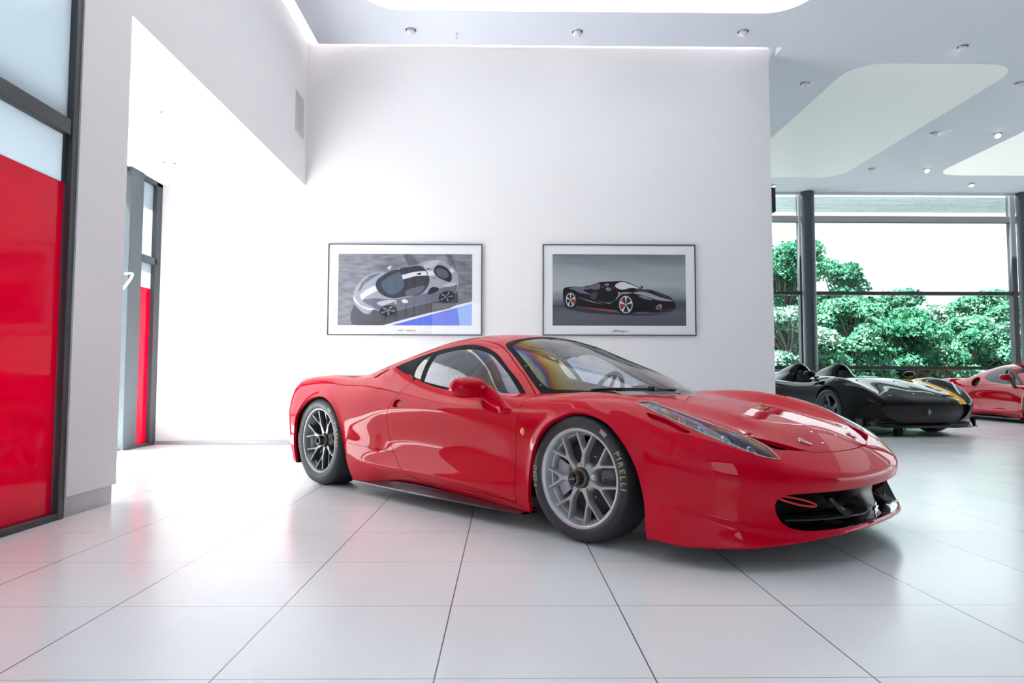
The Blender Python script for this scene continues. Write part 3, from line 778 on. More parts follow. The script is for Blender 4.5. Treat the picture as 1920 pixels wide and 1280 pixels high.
# side skirts
for sgn in (-1, 1):
    P = []
    for x in np.linspace(-2.13, -.40, 24):
        wo = .935 + .018 * math.sin((x + 2.13) / 1.73 * PI) * 1
        zb = .080; zt = float(R_BOT(np.array([x]))[0]) + .012
        P.append([(x, sgn * .80, zt), (x, sgn * (wo - .06), zt - .004), (x, sgn * wo, zb + .012), (x, sgn * (wo + .002), zb + .004), (x, sgn * (wo - .006), zb), (x, sgn * .80, zb)])
    b = MB(); b.grid(P, 0, False); b.build('side_skirt', M_carbon, CAR)
# indicators
for sgn in (-1, 1):
    Mx = Matrix.Translation((-.38, sgn * .942, .534)) @ Matrix.Rotation(-sgn * PI / 2, 4, 'X')
    b = MB(); b.lathe([(.018, -.004), (.018, .006), (.013, .011), (0, .013)], 24, 0, Mx @ Matrix.Diagonal((.85, 1.15, 1, 1))); b.build('side_indicator', M_amber, CAR)
# door mirrors
def superpod(b, c, ax, ay, az, e=2.6, n=28, m=18, Mx=None, cut=None, mi=0):
    P = []
    for i in range(n):
        th = 2 * PI * i / n; row = []
        for j in range(m + 1):
            ph = -PI / 2 + PI * j / m
            f = lambda v, p: math.copysign(abs(v) ** p, v)
            x = f(math.cos(ph), 2 / e) * f(math.cos(th), 2 / e); y = f(math.cos(ph), 2 / e) * f(math.sin(th), 2 / e); z = f(math.sin(ph), 2 / e)
            v = Vector((x * ax, y * ay, z * az))
            if cut: v = cut(v)
            v = v + Vector(c)
            row.append(Mx @ v if Mx is not None else v)
        P.append(row)
    b.grid(P, mi, True, closed_u=True)
for sgn in (-1, 1):
    b = MB()
    def shape(v):
        # flat back where the glass sits, tapering inwards and drooping towards the inner end
        t = v.y / .125
        v.z *= 1 - .12 * max(0, -t); v.x = max(v.x, -.055); v.x *= 1 - .10 * abs(t); v.z += -.012 * (t < 0) * t * t * 1.6
        return v
    Mx = Matrix.Translation((-.775, sgn * .99, .768)) @ Matrix.Diagonal((1, sgn, 1, 1)) @ Matrix.Rotation(.16, 4, 'Z')
    superpod(b, (0, 0, 0), .085, .125, .062, 2.5, 32, 20, Mx, shape)
    mo = b.build('side_mirror', M_red, CAR)
    b = MB(); P = []
    UP = cr([(-.75, .925, .790), (-.698, .90, .780), (-.609, .89, .722), (-.545, .90, .680), (-.490, .915, .650), (-.440, .900, .622)], 4)
    LO = cr([(-.775, .95, .715), (-.735, .93, .700), (-.665, .915, .662), (-.615, .91, .638), (-.590, .925, .618), (-.570, .895, .598)], 4)
    for u_, l_ in zip(UP, LO):
        u_, l_ = Vector(u_), Vector(l_); c_ = (u_ + l_) / 2; e_ = (u_ - l_) / 2; nn = Vector((.45, .70, .55)).normalized(); nn = (nn - e_.normalized() * nn.dot(e_.normalized())).normalized()
        P.append([tuple(v * Vector((1, sgn, 1))) for v in [c_ + e_ * math.cos(a) + nn * .021 * math.sin(a) for a in np.linspace(0, 2 * PI, 25)]])
    b.grid(P); b.build('mirror_arm', M_red, mo)
    b = MB(); Mg = Mx @ Matrix.Translation((-.0555, 0, 0)) @ Matrix.Rotation(-PI / 2, 4, 'Y'); b.lathe([(0, .001), (.9, .001), (1, 0)], 32, 0, Mg @ Matrix.Diagonal((.044, .098, 1, 1))); b.build('mirror_glass', M_steel, mo)
# tail lamps
for sgn in (-1, 1):
    b = MB(); superpod(b, (-3.215, sgn * .70, .775), .06, .10, .045, 2.2); b.build('tail_lamp', M_tailred, CAR)
# hood pins
for sgn in (-1, 1):
    b = MB(); z0 = zA(.87, .305)
    for pts, r in (([(.850, .318), (.862, .306), (.868, .298)], .006), ([(.862, .312), (.875, .317), (.895, .300), (.902, .287), (.894, .283), (.872, .298), (.862, .306)], .0035)):
        b.tube([(x, sgn * w, zA(x, w) + .006) for x, w in pts], r, 8)
    b.lathe([(.010, -.003), (.010, .008), (.006, .012), (0, .012)], 14, 0, Matrix.Translation((.856, sgn * .312, zA(.856, .312)))); b.build('hood_pin', M_steel, CAR)
# mouth: ducts, splitter floor, centre pylon, winglets, badge, tow strap
b = MB(); P = []
for w in np.linspace(-.72, .72, 41):
    xf = NX + .70 * (1 - (abs(w) / .955) ** NP) ** (1 / NP)
    P.append([(xf - .012, w, .326), (xf - .06, w, .330), (xf - .20, w * .95, .30), (xf - .28, w * .9, .25), (xf - .26, w * .92, .18), (xf - .14, w, .142), (xf - .010, w, .146)])
b.grid(P); b.build('intake_duct', M_black_matt, CAR)
b = MB(); P = []
for w in np.linspace(-.66, .66, 41):
    xf = NX + .712 * (1 - (abs(w) / .955) ** NP) ** (1 / NP)
    P.append([(xf - .22, w, .178), (xf - .10, w, .165), (xf - .02, w, .158), (xf - .006, w, .152)])
b.grid(P); b.build('splitter_floor', M_black_gloss, CAR)
# pylon: wide at the top, waisted, merging into the floor
b = MB(); P = []
for z, hw_, xo in [(.335, .34, .0), (.318, .30, -.006), (.295, .24, -.014), (.268, .185, -.012), (.24, .15, .0), (.21, .135, .014), (.185, .15, .022), (.165, .20, .024), (.155, .28, .02)]:
    row = []
    for k in range(25):
        t = -1 + 2 * k / 24; w = t * hw_; xf = NX + .66 * (1 - (abs(w) / .955) ** NP) ** (1 / NP)
        row.append((xf + xo - .16 * abs(t) ** 4, w, z))
    P.append(row)
b.grid(P); b.build('grille_pylon', M_black_sat, CAR)
for sgn in (-1, 1):
    def nx(w): return NX + .70 * (1 - (abs(w) / .955) ** NP) ** (1 / NP)
    pth = cr([(nx(.10) - .07, .10, .262), (nx(.12) - .03, .12, .235), (nx(.13) - .005, .135, .212), (nx(.16) - .002, .165, .200), (nx(.3) - .012, .30, .198), (nx(.5) - .03, .50, .199), (nx(.64) - .05, .64, .203)], 6)
    b = MB(); P = []
    for i, p in enumerate(pth):
        d = .10; u = min(1, i / 16.)
        P.append([(p[0], sgn * p[1], p[2] + .004), (p[0] + .004, sgn * p[1], p[2]), (p[0], sgn * p[1], p[2] - .004), (p[0] - d, sgn * (p[1] + .03 * (1 - u)), p[2] + .012), (p[0] - d, sgn * (p[1] + .03 * (1 - u)), p[2] + .018), (p[0], sgn * p[1], p[2] + .004)])
    b.grid(P)
    b.add([(1.00, sgn * .26, .245), (1.022, sgn * .37, .283), (1.078, sgn * .325, .200), (1.068, sgn * .20, .196), (.99, sgn * .27, .235), (1.01, sgn * .375, .275), (1.066, sgn * .325, .188), (1.058, sgn * .20, .188)], [(0, 1, 2, 3), (7, 6, 5, 4), (0, 4, 5, 1), (1, 5, 6, 2), (2, 6, 7, 3), (3, 7, 4, 0)])
    b.build('winglet', M_black_sat, CAR)
Mx = Matrix.Translation((1.082, 0, .195)) @ Matrix.Rotation(PI / 2, 4, 'Z') @ Matrix.Rotation(PI / 2, 4, 'X')
horse('horse_badge', .075, Mx, M_steel, CAR)
b = MB(); c0 = Vector((.965, -.60, .286)); ax = Vector((.045, .085, -.022)); ay = Vector((-.004, .004, .012))
b.tube([c0 + ax * math.cos(a) + ay * math.sin(a) for a in np.linspace(0, 2 * PI, 33)[:-1]], .0045, 8, 0, closed=True); b.build('tow_strap', M_strap, CAR)
vi = inset(ventp, .028)
for q_ in (vi, vi.mirrored()): q_.obj('hood_gap_shade', M_black_matt, CAR)  # black sheet added so the shaded hood gap reads dark
# ------------------------------------------------ cabin interior
b = MB(); b.box((-1.75, -.80, .16), (-.25, .80, .22)); b.box((-1.72, -.66, .2), (-1.66, .66, .76)); b.box((-1.70, -.16, .2), (-.3, .16, .44))
b.build('cabin_tub', M_black_matt, CAR)
b = MB(); P = []
for w in np.linspace(-.72, .72, 25):
    xb = -.10 - .65 * w * w
    hump = .05 * math.exp(-((w - .37) / .2) ** 2)
    P.append([(xb + .02, w, .700), (xb - .12, w, .722 + hump * .3), (xb - .30, w, .735 + hump), (xb - .40, w, .725 + hump), (xb - .46, w, .66), (xb - .48, w, .45)])
b.grid(P); b.build('dashboard', M_dash, CAR)
steering_wheel(CAR, -.82, .37, .715, .16, .42)
for sgn in (-1, 1): seat('racing_seat', CAR, -1.28, sgn * .37, .17, M_fabric)
for sgn in (-1, 1):
    b = MB()
    b.tube(cr([(-1.60, sgn * .52, .22), (-1.58, sgn * .52, .80), (-1.50, sgn * .49, .99), (-1.2, sgn * .47, 1.045), (-.98, sgn * .48, 1.0), (-.75, sgn * .57, .86), (-.52, sgn * .66, .71), (-.45, sgn * .68, .3)], 6), .019, 10)
    b.tube([(-1.56, sgn * .52, .9), (-1.62, -sgn * .1, .25)], .017, 8)
    b.build('roll_cage_bar', M_black_sat, CAR)
b = MB(); b.tube([(-1.50, -.49, .99), (-1.50, .49, .99)], .019, 10); b.tube([(-1.02, -.48, 1.02), (-1.02, .48, 1.02)], .017, 10); b.build('roll_cage_crossbar', M_black_sat, CAR)
b = MB(); b.box((-.90, -.12, .975), (-.875, .12, 1.03)); b.tube([(-.88, 0, 1.03), (-.93, 0, 1.075)], .008, 8); b.build('rear_view_mirror', M_black_sat, CAR, bevel=.01)
# ================================================================ the showroom
EXPO = .02
CZ_ = 5.1
M_wall = mat('wall_white', (.73, .73, .745), .6); 
tc = N(M_wall, 'ShaderNodeTexCoord'); nz = N(M_wall, 'ShaderNodeTexNoise'); nz.inputs['Scale'].default_value = 240; bp = N(M_wall, 'ShaderNodeBump'); bp.inputs['Strength'].default_value = .06; bp.inputs['Distance'].default_value = .002
L(M_wall, tc.outputs['Object'], nz.inputs['Vector']); L(M_wall, nz.outputs['Fac'], bp.inputs['Height']); L(M_wall, bp.outputs['Normal'], bsdf(M_wall).inputs['Normal'])
M_ceil = mat('ceiling_white', (.70, .735, .815), .7)
M_skirt = rough_noise(mat('skirting_metal', (.42, .42, .44), .35, metal=.6), 30, .3, .4)
M_frame = rough_noise(mat('window_frame_anthracite', (.035, .04, .046), .4), 40, .35, .45)
M_frame_l = rough_noise(mat('door_frame_blue_grey', (.045, .058, .068), .45), 40, .35, .45)
M_column = rough_noise(mat('column_grey', (.05, .06, .072), .28), 30, .24, .34)
M_backwall = mat('rear_wall_grey', (.12, .12, .13), .7)
M_lum = mat('luminous_ceiling', (.9, .9, .9), .6, emit=(.95, .98, 1), es=1.15)
M_lum2 = mat('stretch_ceiling', (.74, .765, .765), .45, emit=(.93, 1, .97), es=.10)  # weak emission added to brighten this panel
M_lum3 = mat('stretch_ceiling_lit', (.9, .92, .9), .45, emit=(1, 1, .98), es=.30)
M_bulb = mat('lamp_light', (1, 1, 1), .5, emit=(1, .95, .9), es=14)
M_clear = glass('clear_glazing', (.87, .925, .935), 1.0)
M_clear2 = glass('clear_glass', (.95, .97, .98), 1.0)
def trans(name, col, dcol, t=.6, spec=.5):
    m = bpy.data.materials.new(name); m.use_nodes = True; nt = m.node_tree; nt.nodes.clear(); out = N(m, 'ShaderNodeOutputMaterial')
    tl = N(m, 'ShaderNodeBsdfTranslucent'); tl.inputs[0].default_value = (*col, 1); d = N(m, 'ShaderNodeBsdfDiffuse'); d.inputs[0].default_value = (*dcol, 1)
    mx = N(m, 'ShaderNodeMixShader'); mx.inputs[0].default_value = t; L(m, d.outputs[0], mx.inputs[1]); L(m, tl.outputs[0], mx.inputs[2])
    g = N(m, 'ShaderNodeBsdfGlossy'); g.inputs['Roughness'].default_value = .05; m2 = N(m, 'ShaderNodeMixShader'); lw = N(m, 'ShaderNodeLayerWeight'); lw.inputs[0].default_value = .25
    L(m, lw.outputs['Fresnel'], m2.inputs[0]); L(m, mx.outputs[0], m2.inputs[1]); L(m, g.outputs[0], m2.inputs[2]); L(m, m2.outputs[0], out.inputs[0]); MAT[name] = m; return m
M_film = trans('red_film', (.52, .0, .052), (.62, .0, .05), .5)
M_frost = trans('frosted_glass', (.48, .54, .58), (.6, .66, .7), .75)

# floor: 60 cm tiles with dark joints
M_floor = mat('floor_tiles', (.76, .76, .765), .2, spec=.5)
def floor_nodes():
    m = M_floor; b = bsdf(m); tc = N(m, 'ShaderNodeTexCoord'); sx = N(m, 'ShaderNodeSeparateXYZ'); L(m, tc.outputs['Object'], sx.inputs[0])
    def line(axis, off, width):
        a = N(m, 'ShaderNodeMath', operation='ADD'); a.inputs[1].default_value = -off + 600.3; L(m, sx.outputs[axis], a.inputs[0])
        d = N(m, 'ShaderNodeMath', operation='MODULO'); d.inputs[1].default_value = .6; L(m, a.outputs[0], d.inputs[0])
        s = N(m, 'ShaderNodeMath', operation='SUBTRACT'); s.inputs[1].default_value = .3; L(m, d.outputs[0], s.inputs[0])
        ab_ = N(m, 'ShaderNodeMath', operation='ABSOLUTE'); L(m, s.outputs[0], ab_.inputs[0])
        r = N(m, 'ShaderNodeMapRange'); r.inputs['From Min'].default_value = width * .6; r.inputs['From Max'].default_value = width * 1.4; r.inputs['To Min'].default_value = 1; r.inputs['To Max'].default_value = 0
        L(m, ab_.outputs[0], r.inputs['Value']); return r.outputs[0], a
    l1, a1 = line(0, -.7856, .0021); l2, a2 = line(1, 1.9055, .0012)
    mx = N(m, 'ShaderNodeMath', operation='MAXIMUM'); L(m, l1, mx.inputs[0]); L(m, l2, mx.inputs[1])
    # per-tile tone
    cm = N(m, 'ShaderNodeCombineXYZ')
    for k, a in enumerate((a1, a2)):
        q = N(m, 'ShaderNodeMath', operation='DIVIDE'); q.inputs[1].default_value = .6; L(m, a.outputs[0], q.inputs[0]); f = N(m, 'ShaderNodeMath', operation='FLOOR'); L(m, q.outputs[0], f.inputs[0]); L(m, f.outputs[0], cm.inputs[k])
    wn = N(m, 'ShaderNodeTexWhiteNoise'); L(m, cm.outputs[0], wn.inputs['Vector'])
    cl = N(m, 'ShaderNodeTexNoise'); cl.inputs['Scale'].default_value = 1.3; cl.inputs['Detail'].default_value = 5; L(m, tc.outputs['Object'], cl.inputs['Vector'])
    ad = N(m, 'ShaderNodeMath', operation='MULTIPLY_ADD'); ad.inputs[1].default_value = .35; L(m, wn.outputs['Value'], ad.inputs[0]); L(m, cl.outputs['Fac'], ad.inputs[2])
    mc = N(m, 'ShaderNodeMix', data_type='RGBA'); mc.inputs[6].default_value = (.83, .835, .84, 1); mc.inputs[7].default_value = (.89, .895, .90, 1); L(m, ad.outputs[0], mc.inputs[0])
    m2 = N(m, 'ShaderNodeMix', data_type='RGBA'); m2.inputs[7].default_value = (.10, .11, .12, 1); L(m, mc.outputs[2], m2.inputs[6]); L(m, mx.outputs[0], m2.inputs[0]); L(m, m2.outputs[2], b.inputs['Base Color'])
    r = N(m, 'ShaderNodeMapRange'); r.inputs['To Min'].default_value = .16; r.inputs['To Max'].default_value = .26; L(m, cl.outputs['Fac'], r.inputs['Value']); L(m, r.outputs[0], b.inputs['Roughness'])
floor_nodes()
XR = 24.0; YB = -7.0; YG = 15.6
def struct(name, mb, mats, **k):
    o = mb.build(name, mats, **k); o['kind'] = 'structure'; return o
b = MB(); b.box((-6, YB, -.12), (XR, 16.2, 0)); struct('floor', b, M_floor)
# ceiling in two leaves, leaving a slot round the picture wall
b = MB(); b.prism([(-2.375, YB), (XR, YB), (XR, 15.22), (3.577, 15.22), (3.577, 8.516), (-2.375, 8.516)], CZ_, CZ_ + .06); struct('ceiling', b, M_ceil)
b = MB(); b.box((-2.8, YB, 5.42), (3.9, 9.2, 5.5)); b.box((3.60, 8.45, CZ_ + .061), (3.64, 9.2, 5.42)); struct('ceiling_cove', b, M_wall)
b = MB(); b.box((3.577, 15.22, CZ_ - .045), (XR, 15.30, CZ_ + .3)); struct('trim_1', b, M_ceil)
b = MB(); b.box((-4.6, 8.7, 0), (3.474, 8.95, 5.134)); b.box((-4.6, 8.72, 5.134), (3.474, 8.95, 5.45)); struct('wall_back', b, M_wall)
b = MB(); b.box((-4.4, 8.680, 0.0), (3.474, 8.698, .045)); struct('baseboard_back', b, M_skirt)
# left: pier, bulkhead over the alcove, alcove ceiling and near cheek
b = MB(); b.box((-2.75, 4.07, .125), (-2.555, 4.585, 5.42)); b.box((-2.75, 4.585, 3.325), (-2.555, 8.7, 5.42)); struct('wall_left', b, M_wall)
b = MB(); b.box((-2.74, 4.085, 0), (-2.575, 4.57, .125)); struct('baseboard_left', b, M_skirt)
b = MB(); b.box((-4.6, 4.40, 3.31), (-2.7505, 8.7, 3.45)); b.box((-2.7505, 4.585, 3.31), (-2.5555, 8.7, 3.3249)); struct('ceiling_alcove', b, M_wall)
b = MB(); b.box((-4.6, 4.38, 0), (-2.75, 4.585, 3.31)); struct('wall_alcove', b, M_wall)
# other sides of the hall, outside the picture
b = MB(); b.box((-2.8, YB - .2, 0), (1.5, YB, 1.0)); b.box((-2.8, YB - .2, 3.6), (1.5, YB, 5.42)); b.box((1.5, YB - .2, 0), (XR, YB, 5.42)); struct('wall_rear', b, M_backwall)
b = MB(); b.box((XR, YB, 0), (XR + .2, 2, 5.42)); b.box((XR, 2, 4.6), (XR + .2, 15.6, 5.42)); struct('wall_right', b, M_backwall)
b = MB(); b.box((3.3, 8.95, 0), (3.474, 15.6, 5.42)); struct('wall_divider', b, M_wall)
# left glazing with red film
XL = -2.6
def frame_bars(name, bars, m, kind='structure', parent=None):
    mb = MB()
    for a, c in bars: mb.box(a, c)
    o = mb.build(name, m, parent, bevel=.004, seg=1)
    if parent is None: o['kind'] = kind
    return o
ys = [4.045, 2.45, .85, -.75, -2.35, -3.95, -5.55, -7.0]
bars = [((XL - .10, YB, 0), (XL + .03, 4.07, .04)), ((XL - .10, YB, 2.255), (XL + .035, 4.0, 2.351)), ((XL - .10, YB, 5.0), (XL + .03, 4.07, 5.42))]
for y in ys: bars.append(((XL - .10, y - .03, 0), (XL + .035, y + .025, 5.42)))
win1 = frame_bars('window_1', bars, M_frame)
for i in range(len(ys) - 1):
    y1, y0 = ys[i] - .03, ys[i + 1] + .025
    mb = MB(); mb.box((XL - .012, y0, .04), (XL - .004, y1 - .004, 1.972)); mb.build('red_film_panel' if i < 1 else 'window_pane', M_film if i < 1 else M_frost, win1)
    mb = MB(); mb.box((XL - .012, y0, 1.972), (XL - .004, y1 - .03, 2.255)); mb.build('window_pane', M_frost, win1)
    mb = MB(); mb.box((XL - .012, y0, 2.351), (XL - .004, y1, 5.0)); mb.build('window_pane', M_frost, win1)
    mb = MB(); mb.box((XL - .012, y1 - .03, 1.972), (XL + .0, y1, 2.255)); mb.build('frame_bead', M_frame, win1)
# alcove glazing: corner light with film, door post and door opening
XA = -4.4
bars = [((XA - .09, 8.56, 0), (XA + .02, 8.70, 3.31)), ((XA - .09, 8.2, 2.256), (XA + .02, 8.6, 2.34)), ((XA - .09, 8.2, 0), (XA + .02, 8.6, .035)), ((XA - .09, 8.2, 3.26), (XA + .02, 8.7, 3.31))]
win2 = frame_bars('window_2', bars, M_frame)
for z0, z1, m in ((.035, 1.95, M_film), (1.95, 2.256, M_frost), (2.34, 3.26, M_frost)):
    mb = MB(); mb.box((XA - .04, 8.22, z0), (XA - .03, 8.57, z1)); mb.build('red_film_panel' if m is M_film else 'window_pane', m, win2)
b = MB(); b.box((XA - .12, 7.93, 0), (XA + .04, 8.21, 3.31)); d1 = struct('door_1', b, M_frame_l, bevel=.006)
bars = [((XA - .09, 4.585, 0), (XA, 4.66, 3.31)), ((XA - .09, 4.6, 3.26), (XA, 7.95, 3.31)), ((XA - .09, 4.6, 0), (XA, 7.95, .02))]
win3 = frame_bars('window_3', bars, M_frame_l)
mb = MB(); mb.box((XA - .04, 4.66, .02), (XA - .03, 7.93, 3.26)); mb.build('window_pane', M_clear2, win3)
b = MB(); b.tube(cr([(XA + .04, 7.86, 2.03), (XA + .13, 7.84, 2.03), (XA + .15, 7.80, 1.99), (XA + .15, 7.68, 1.87), (XA + .13, 7.60, 1.80), (XA + .02, 7.58, 1.79)], 6), .016, 10); b.build('door_handle', M_steel, d1)
# far glazing, columns, soffit outside
bars = [((3.4, YG, z0), (XR, YG + .12, z1)) for z0, z1 in ((0, .12), (1.085, 1.165), (2.81, 2.89), (4.51, 4.66))]
for x in (6.905, 11.87, 16.83, 21.8): bars.append(((x - .06, YG - .02, 0), (x + .06, YG + .13, 5.4)))
win4 = frame_bars('window_4', bars, M_frame)
xs_ = [3.474, 6.905, 11.87, 16.83, 21.8, XR]; zs_ = [.12, 1.085, 1.165, 2.81, 2.89, 4.51, 4.66, 5.3]
for i in range(len(xs_) - 1):
    for k in range(0, 8, 2):
        mb = MB(); mb.box((xs_[i] + .06, YG + .05, zs_[k]), (xs_[i + 1] - .06, YG + .06, zs_[k + 1])); mb.build('window_pane', M_clear, win4)
for i, x in enumerate((6.885, 11.83, 16.8)):
    b = MB(); b.lathe([(.148, 0), (.148, 5.12)], 40, 0, Matrix.Translation((x, 15.2, 0))); o = b.build('steel_column', M_column); o['kind'] = 'structure'
b = MB(); b.box((2.5, 15.75, 5.15), (XR + 3, 17.25, 5.35))
for k in range(12): b.box((2.5, 15.8 + .12 * k, 5.135), (XR + 3, 15.82 + .12 * k, 5.15))
M_soffit = mat('soffit_boards', (.78, .84, .84), .5); struct('ceiling_soffit', b, M_soffit)
b = MB(); b.box((-5.2, YB, 5.05), (XL - .1, 4.4, 5.3)); struct('ceiling_sun_shade', b, M_soffit)  # unseen overhang added to keep the sun off the left glazing
# grille in the bulkhead
b = MB(); b.box((-2.556, 8.21, 3.87), (-2.548, 8.54, 4.37)); v = b.build('ventilation_grille', mat('grille_white', (.56, .56, .58), .6)); tag(v, 'white rectangular ventilation grille high on the bulkhead wall beside the corner', 'vent')
b = MB()
for k in range(24): b.box((-2.548, 8.225, 3.89 + k * .02), (-2.544, 8.525, 3.90 + k * .02))
b.build('grille_slats', MAT['grille_white'], v)
# small dark wall speaker on the far side of the picture wall
# ------------------------------------------------ luminous panels
def rrect(x0, y0, x1, y1, r, n=10):
    out = []
    for cx_, cy_, a0 in ((x1 - r, y1 - r, 0), (x0 + r, y1 - r, PI / 2), (x0 + r, y0 + r, PI), (x1 - r, y0 + r, 1.5 * PI)):
        for k in range(n + 1): a = a0 + PI / 2 * k / n; out.append((cx_ + r * math.cos(a), cy_ + r * math.sin(a)))
    return out
for (x0, y0, x1, y1, m, lb) in ((-1.62, 2.3, 3.46, 7.70, M_lum, 'glowing white ceiling panel with rounded corners above the red race car'),
                                (4.72, 8.93, 7.05, 14.08, M_lum2, 'pale faintly glowing stretch ceiling panel with rounded corners above the black car'),
                                (8.93, 8.93, 11.6, 13.87, M_lum3, 'white stretch ceiling panel at the right edge before the tall windows')):
    b = MB(); b.prism(rrect(x0, y0, x1, y1, .45), CZ_ - .004, CZ_ + .002); o = b.build('luminous_ceiling_panel', m); tag(o, lb, 'ceiling panel')
# ------------------------------------------------ spotlights and smoke detectors
def spot(x, y, z, aim, label, group, lit=True):
    r = empty('ceiling_spotlight', (x, y, z)); tag(r, label, 'ceiling light', group)
    b = MB(); b.lathe([(.078, .0), (.078, -.006), (.066, -.007), (.064, .0), (.064, .05)], 32); b.build('trim_ring', M_white_plastic, r)
    b = MB(); b.lathe([(.063, -.0012), (0, -.0012)], 32); b.build('recess', M_black_matt, r)
    d = Vector(aim).normalized(); q = Vector((0, 0, -1)).rotation_difference(d).to_matrix().to_4x4()
    Mx = Matrix.Translation((0, 0, -.012)) @ q
    b = MB(); b.lathe([(.0, .03), (.045, .03), (.050, .0), (.050, -.045), (.046, -.047), (.044, -.040)], 32, 0, Mx); b.build('lamp_housing', M_white_plastic, r)
    b = MB(); b.lathe([(.045, -.041), (0, -.041)], 24, 0, Mx); b.build('lamp_bulb', M_bulb, r)
    return r
k_ = (CZ_ - .8073) / (5.0 - .8073)
SP = [(-1.122, 7.961, (.0, .5, -1), 'ceiling spotlight in front of the picture wall, leftmost of its three'), (.874, 7.967, (-.05, .5, -1), 'ceiling spotlight in front of the picture wall, middle of its three'), (2.865, 7.935, (-.1, .5, -1), 'ceiling spotlight in front of the picture wall, rightmost of its three'),
      (5.743, 8.256, (.1, .6, -.6), 'ceiling spotlight near the top right corner above the pale stretch panel'), (4.234, 9.341, (.5, .5, -.9), 'ceiling spotlight left of the pale stretch panel beside the wall end'), (7.24, 9.274, (.6, .3, -.7), 'ceiling spotlight cut by the right picture edge beside the pale panel'),
      (7.256, 11.216, (.7, .3, -.7), 'ceiling spotlight right of the pale stretch panel beside a sprinkler head'), (8.36, 11.246, (-.25, -.6, -.8), 'ceiling spotlight beside the front edge of the right white panel'), (7.249, 13.16, (.7, .3, -.8), 'ceiling spotlight at the far right corner of the pale panel'),
      (8.35, 13.174, (-.1, -.6, -.7), 'ceiling spotlight at the left tip of the right white panel'), (9.903, 14.132, (-.1, -.3, -.8), 'ceiling spotlight behind the right white panel near the windows'), (5.744, 14.328, (.3, -.4, -.8), 'ceiling spotlight half hidden by the wall end near the windows')]
for x, y, aim, lb in SP: spot(x * k_, y * k_, CZ_, aim, lb, 'recessed ceiling spotlights')
spot(-3.85, 7.78, 3.31, (.3, -.2, -1), 'ceiling spotlight in the bright side alcove', 'recessed ceiling spotlights')
def sprinkler(x, y, z, lb):
    b = MB(); b.lathe([(.028, 0), (.026, -.006), (.010, -.008), (.008, -.035), (.006, -.05), (0, -.05)], 16, 0, Matrix.Translation((x, y, z + .004)))
    b.lathe([(0, -.058), (.018, -.058), (.018, -.060), (0, -.060)], 12, 0, Matrix.Translation((x, y, z)))
    for a in (0, PI): b.tube([(x + .009 * math.cos(a), y, z - .03), (x + .016 * math.cos(a), y, z - .045), (x + .006 * math.cos(a), y, z - .059)], .0025, 6)
    o = b.build('sprinkler_head', M_steel); tag(o, lb, 'sprinkler', 'ceiling sprinkler heads')
sprinkler(-.585 * k_, 8.041 * k_, CZ_, 'small sprinkler head on the ceiling right of the leftmost wall spotlight')
sprinkler(7.43 * k_, 11.065 * k_, CZ_, 'small sprinkler head on the ceiling between two spotlights by the pale panel')
sprinkler(7.488 * k_ * .99, 14.06 * k_, CZ_, 'small sprinkler head on the far ceiling strip before the windows')
sprinkler(-3.20, 6.27, 3.31, 'small sprinkler head on the alcove ceiling')
b = MB(); b.box((3.50, 8.77, 3.02), (3.56, 8.93, 3.35)); o = b.build('wall_speaker', M_black_sat, bevel=.01); tag(o, 'small black wall speaker on the end of the picture wall', 'speaker')
# ------------------------------------------------ light: sun, sky, cove
w = bpy.data.worlds.new('sky'); SC.world = w; w.use_nodes = True
bg = w.node_tree.nodes['Background']; bg.inputs[0].default_value = (.93, .97, 1.0, 1); bg.inputs[1].default_value = 3.2
sun = bpy.data.lights.new('sun', 'SUN'); sun.energy = 85.0; sun.angle = .009; sun.color = (1, .97, .93); so = bpy.data.objects.new('sun', sun); COL.objects.link(so)
so.rotation_euler = Vector((1, .39, -2.36)).to_track_quat('-Z', 'Y').to_euler()
for (x0, x1, y0, y1) in ((-2.45, 3.4, 8.56, 8.62), (-2.50, -2.46, 2, 8.5)):
    la = bpy.data.lights.new('cove_light', 'AREA'); la.shape = 'RECTANGLE'; la.size = x1 - x0; la.size_y = y1 - y0; la.energy = 4 * max(x1 - x0, y1 - y0); la.color = (1, .90, .88)
    lo = bpy.data.objects.new('cove_light', la); COL.objects.link(lo); lo.location = ((x0 + x1) / 2, (y0 + y1) / 2, 5.17); lo.rotation_euler = (PI, 0, 0)
# ================================================================ framed pictures
PM_ = {}
def pc(r, g, b):
    f = lambda c: ((c / 255 + .055) / 1.055) ** 2.4 if c > 10 else c / 255 / 12.92
    k = (r, g, b)
    if k not in PM_: PM_[k] = mat('print_%d_%d_%d' % k, (f(r), f(g), f(b)), .5, spec=.3)
    return PM_[k]
def asphalt(name, c0, c1, sc):
    m = mat(name, c0, .6); tc = N(m, 'ShaderNodeTexCoord'); mp = N(m, 'ShaderNodeMapping'); mp.inputs['Scale'].default_value = sc; mp.inputs['Rotation'].default_value = (0, .3, 0); n = N(m, 'ShaderNodeTexNoise'); n.inputs['Scale'].default_value = 6; n.inputs['Detail'].default_value = 6
    L(m, tc.outputs['Object'], mp.inputs[0]); L(m, mp.outputs[0], n.inputs['Vector']); r = N(m, 'ShaderNodeValToRGB'); r.color_ramp.elements[0].color = (*c0, 1); r.color_ramp.elements[1].color = (*c1, 1); r.color_ramp.elements[0].position = .3; r.color_ramp.elements[1].position = .7
    L(m, n.outputs['Fac'], r.inputs[0]); L(m, r.outputs[0], bsdf(m).inputs['Base Color']); return m
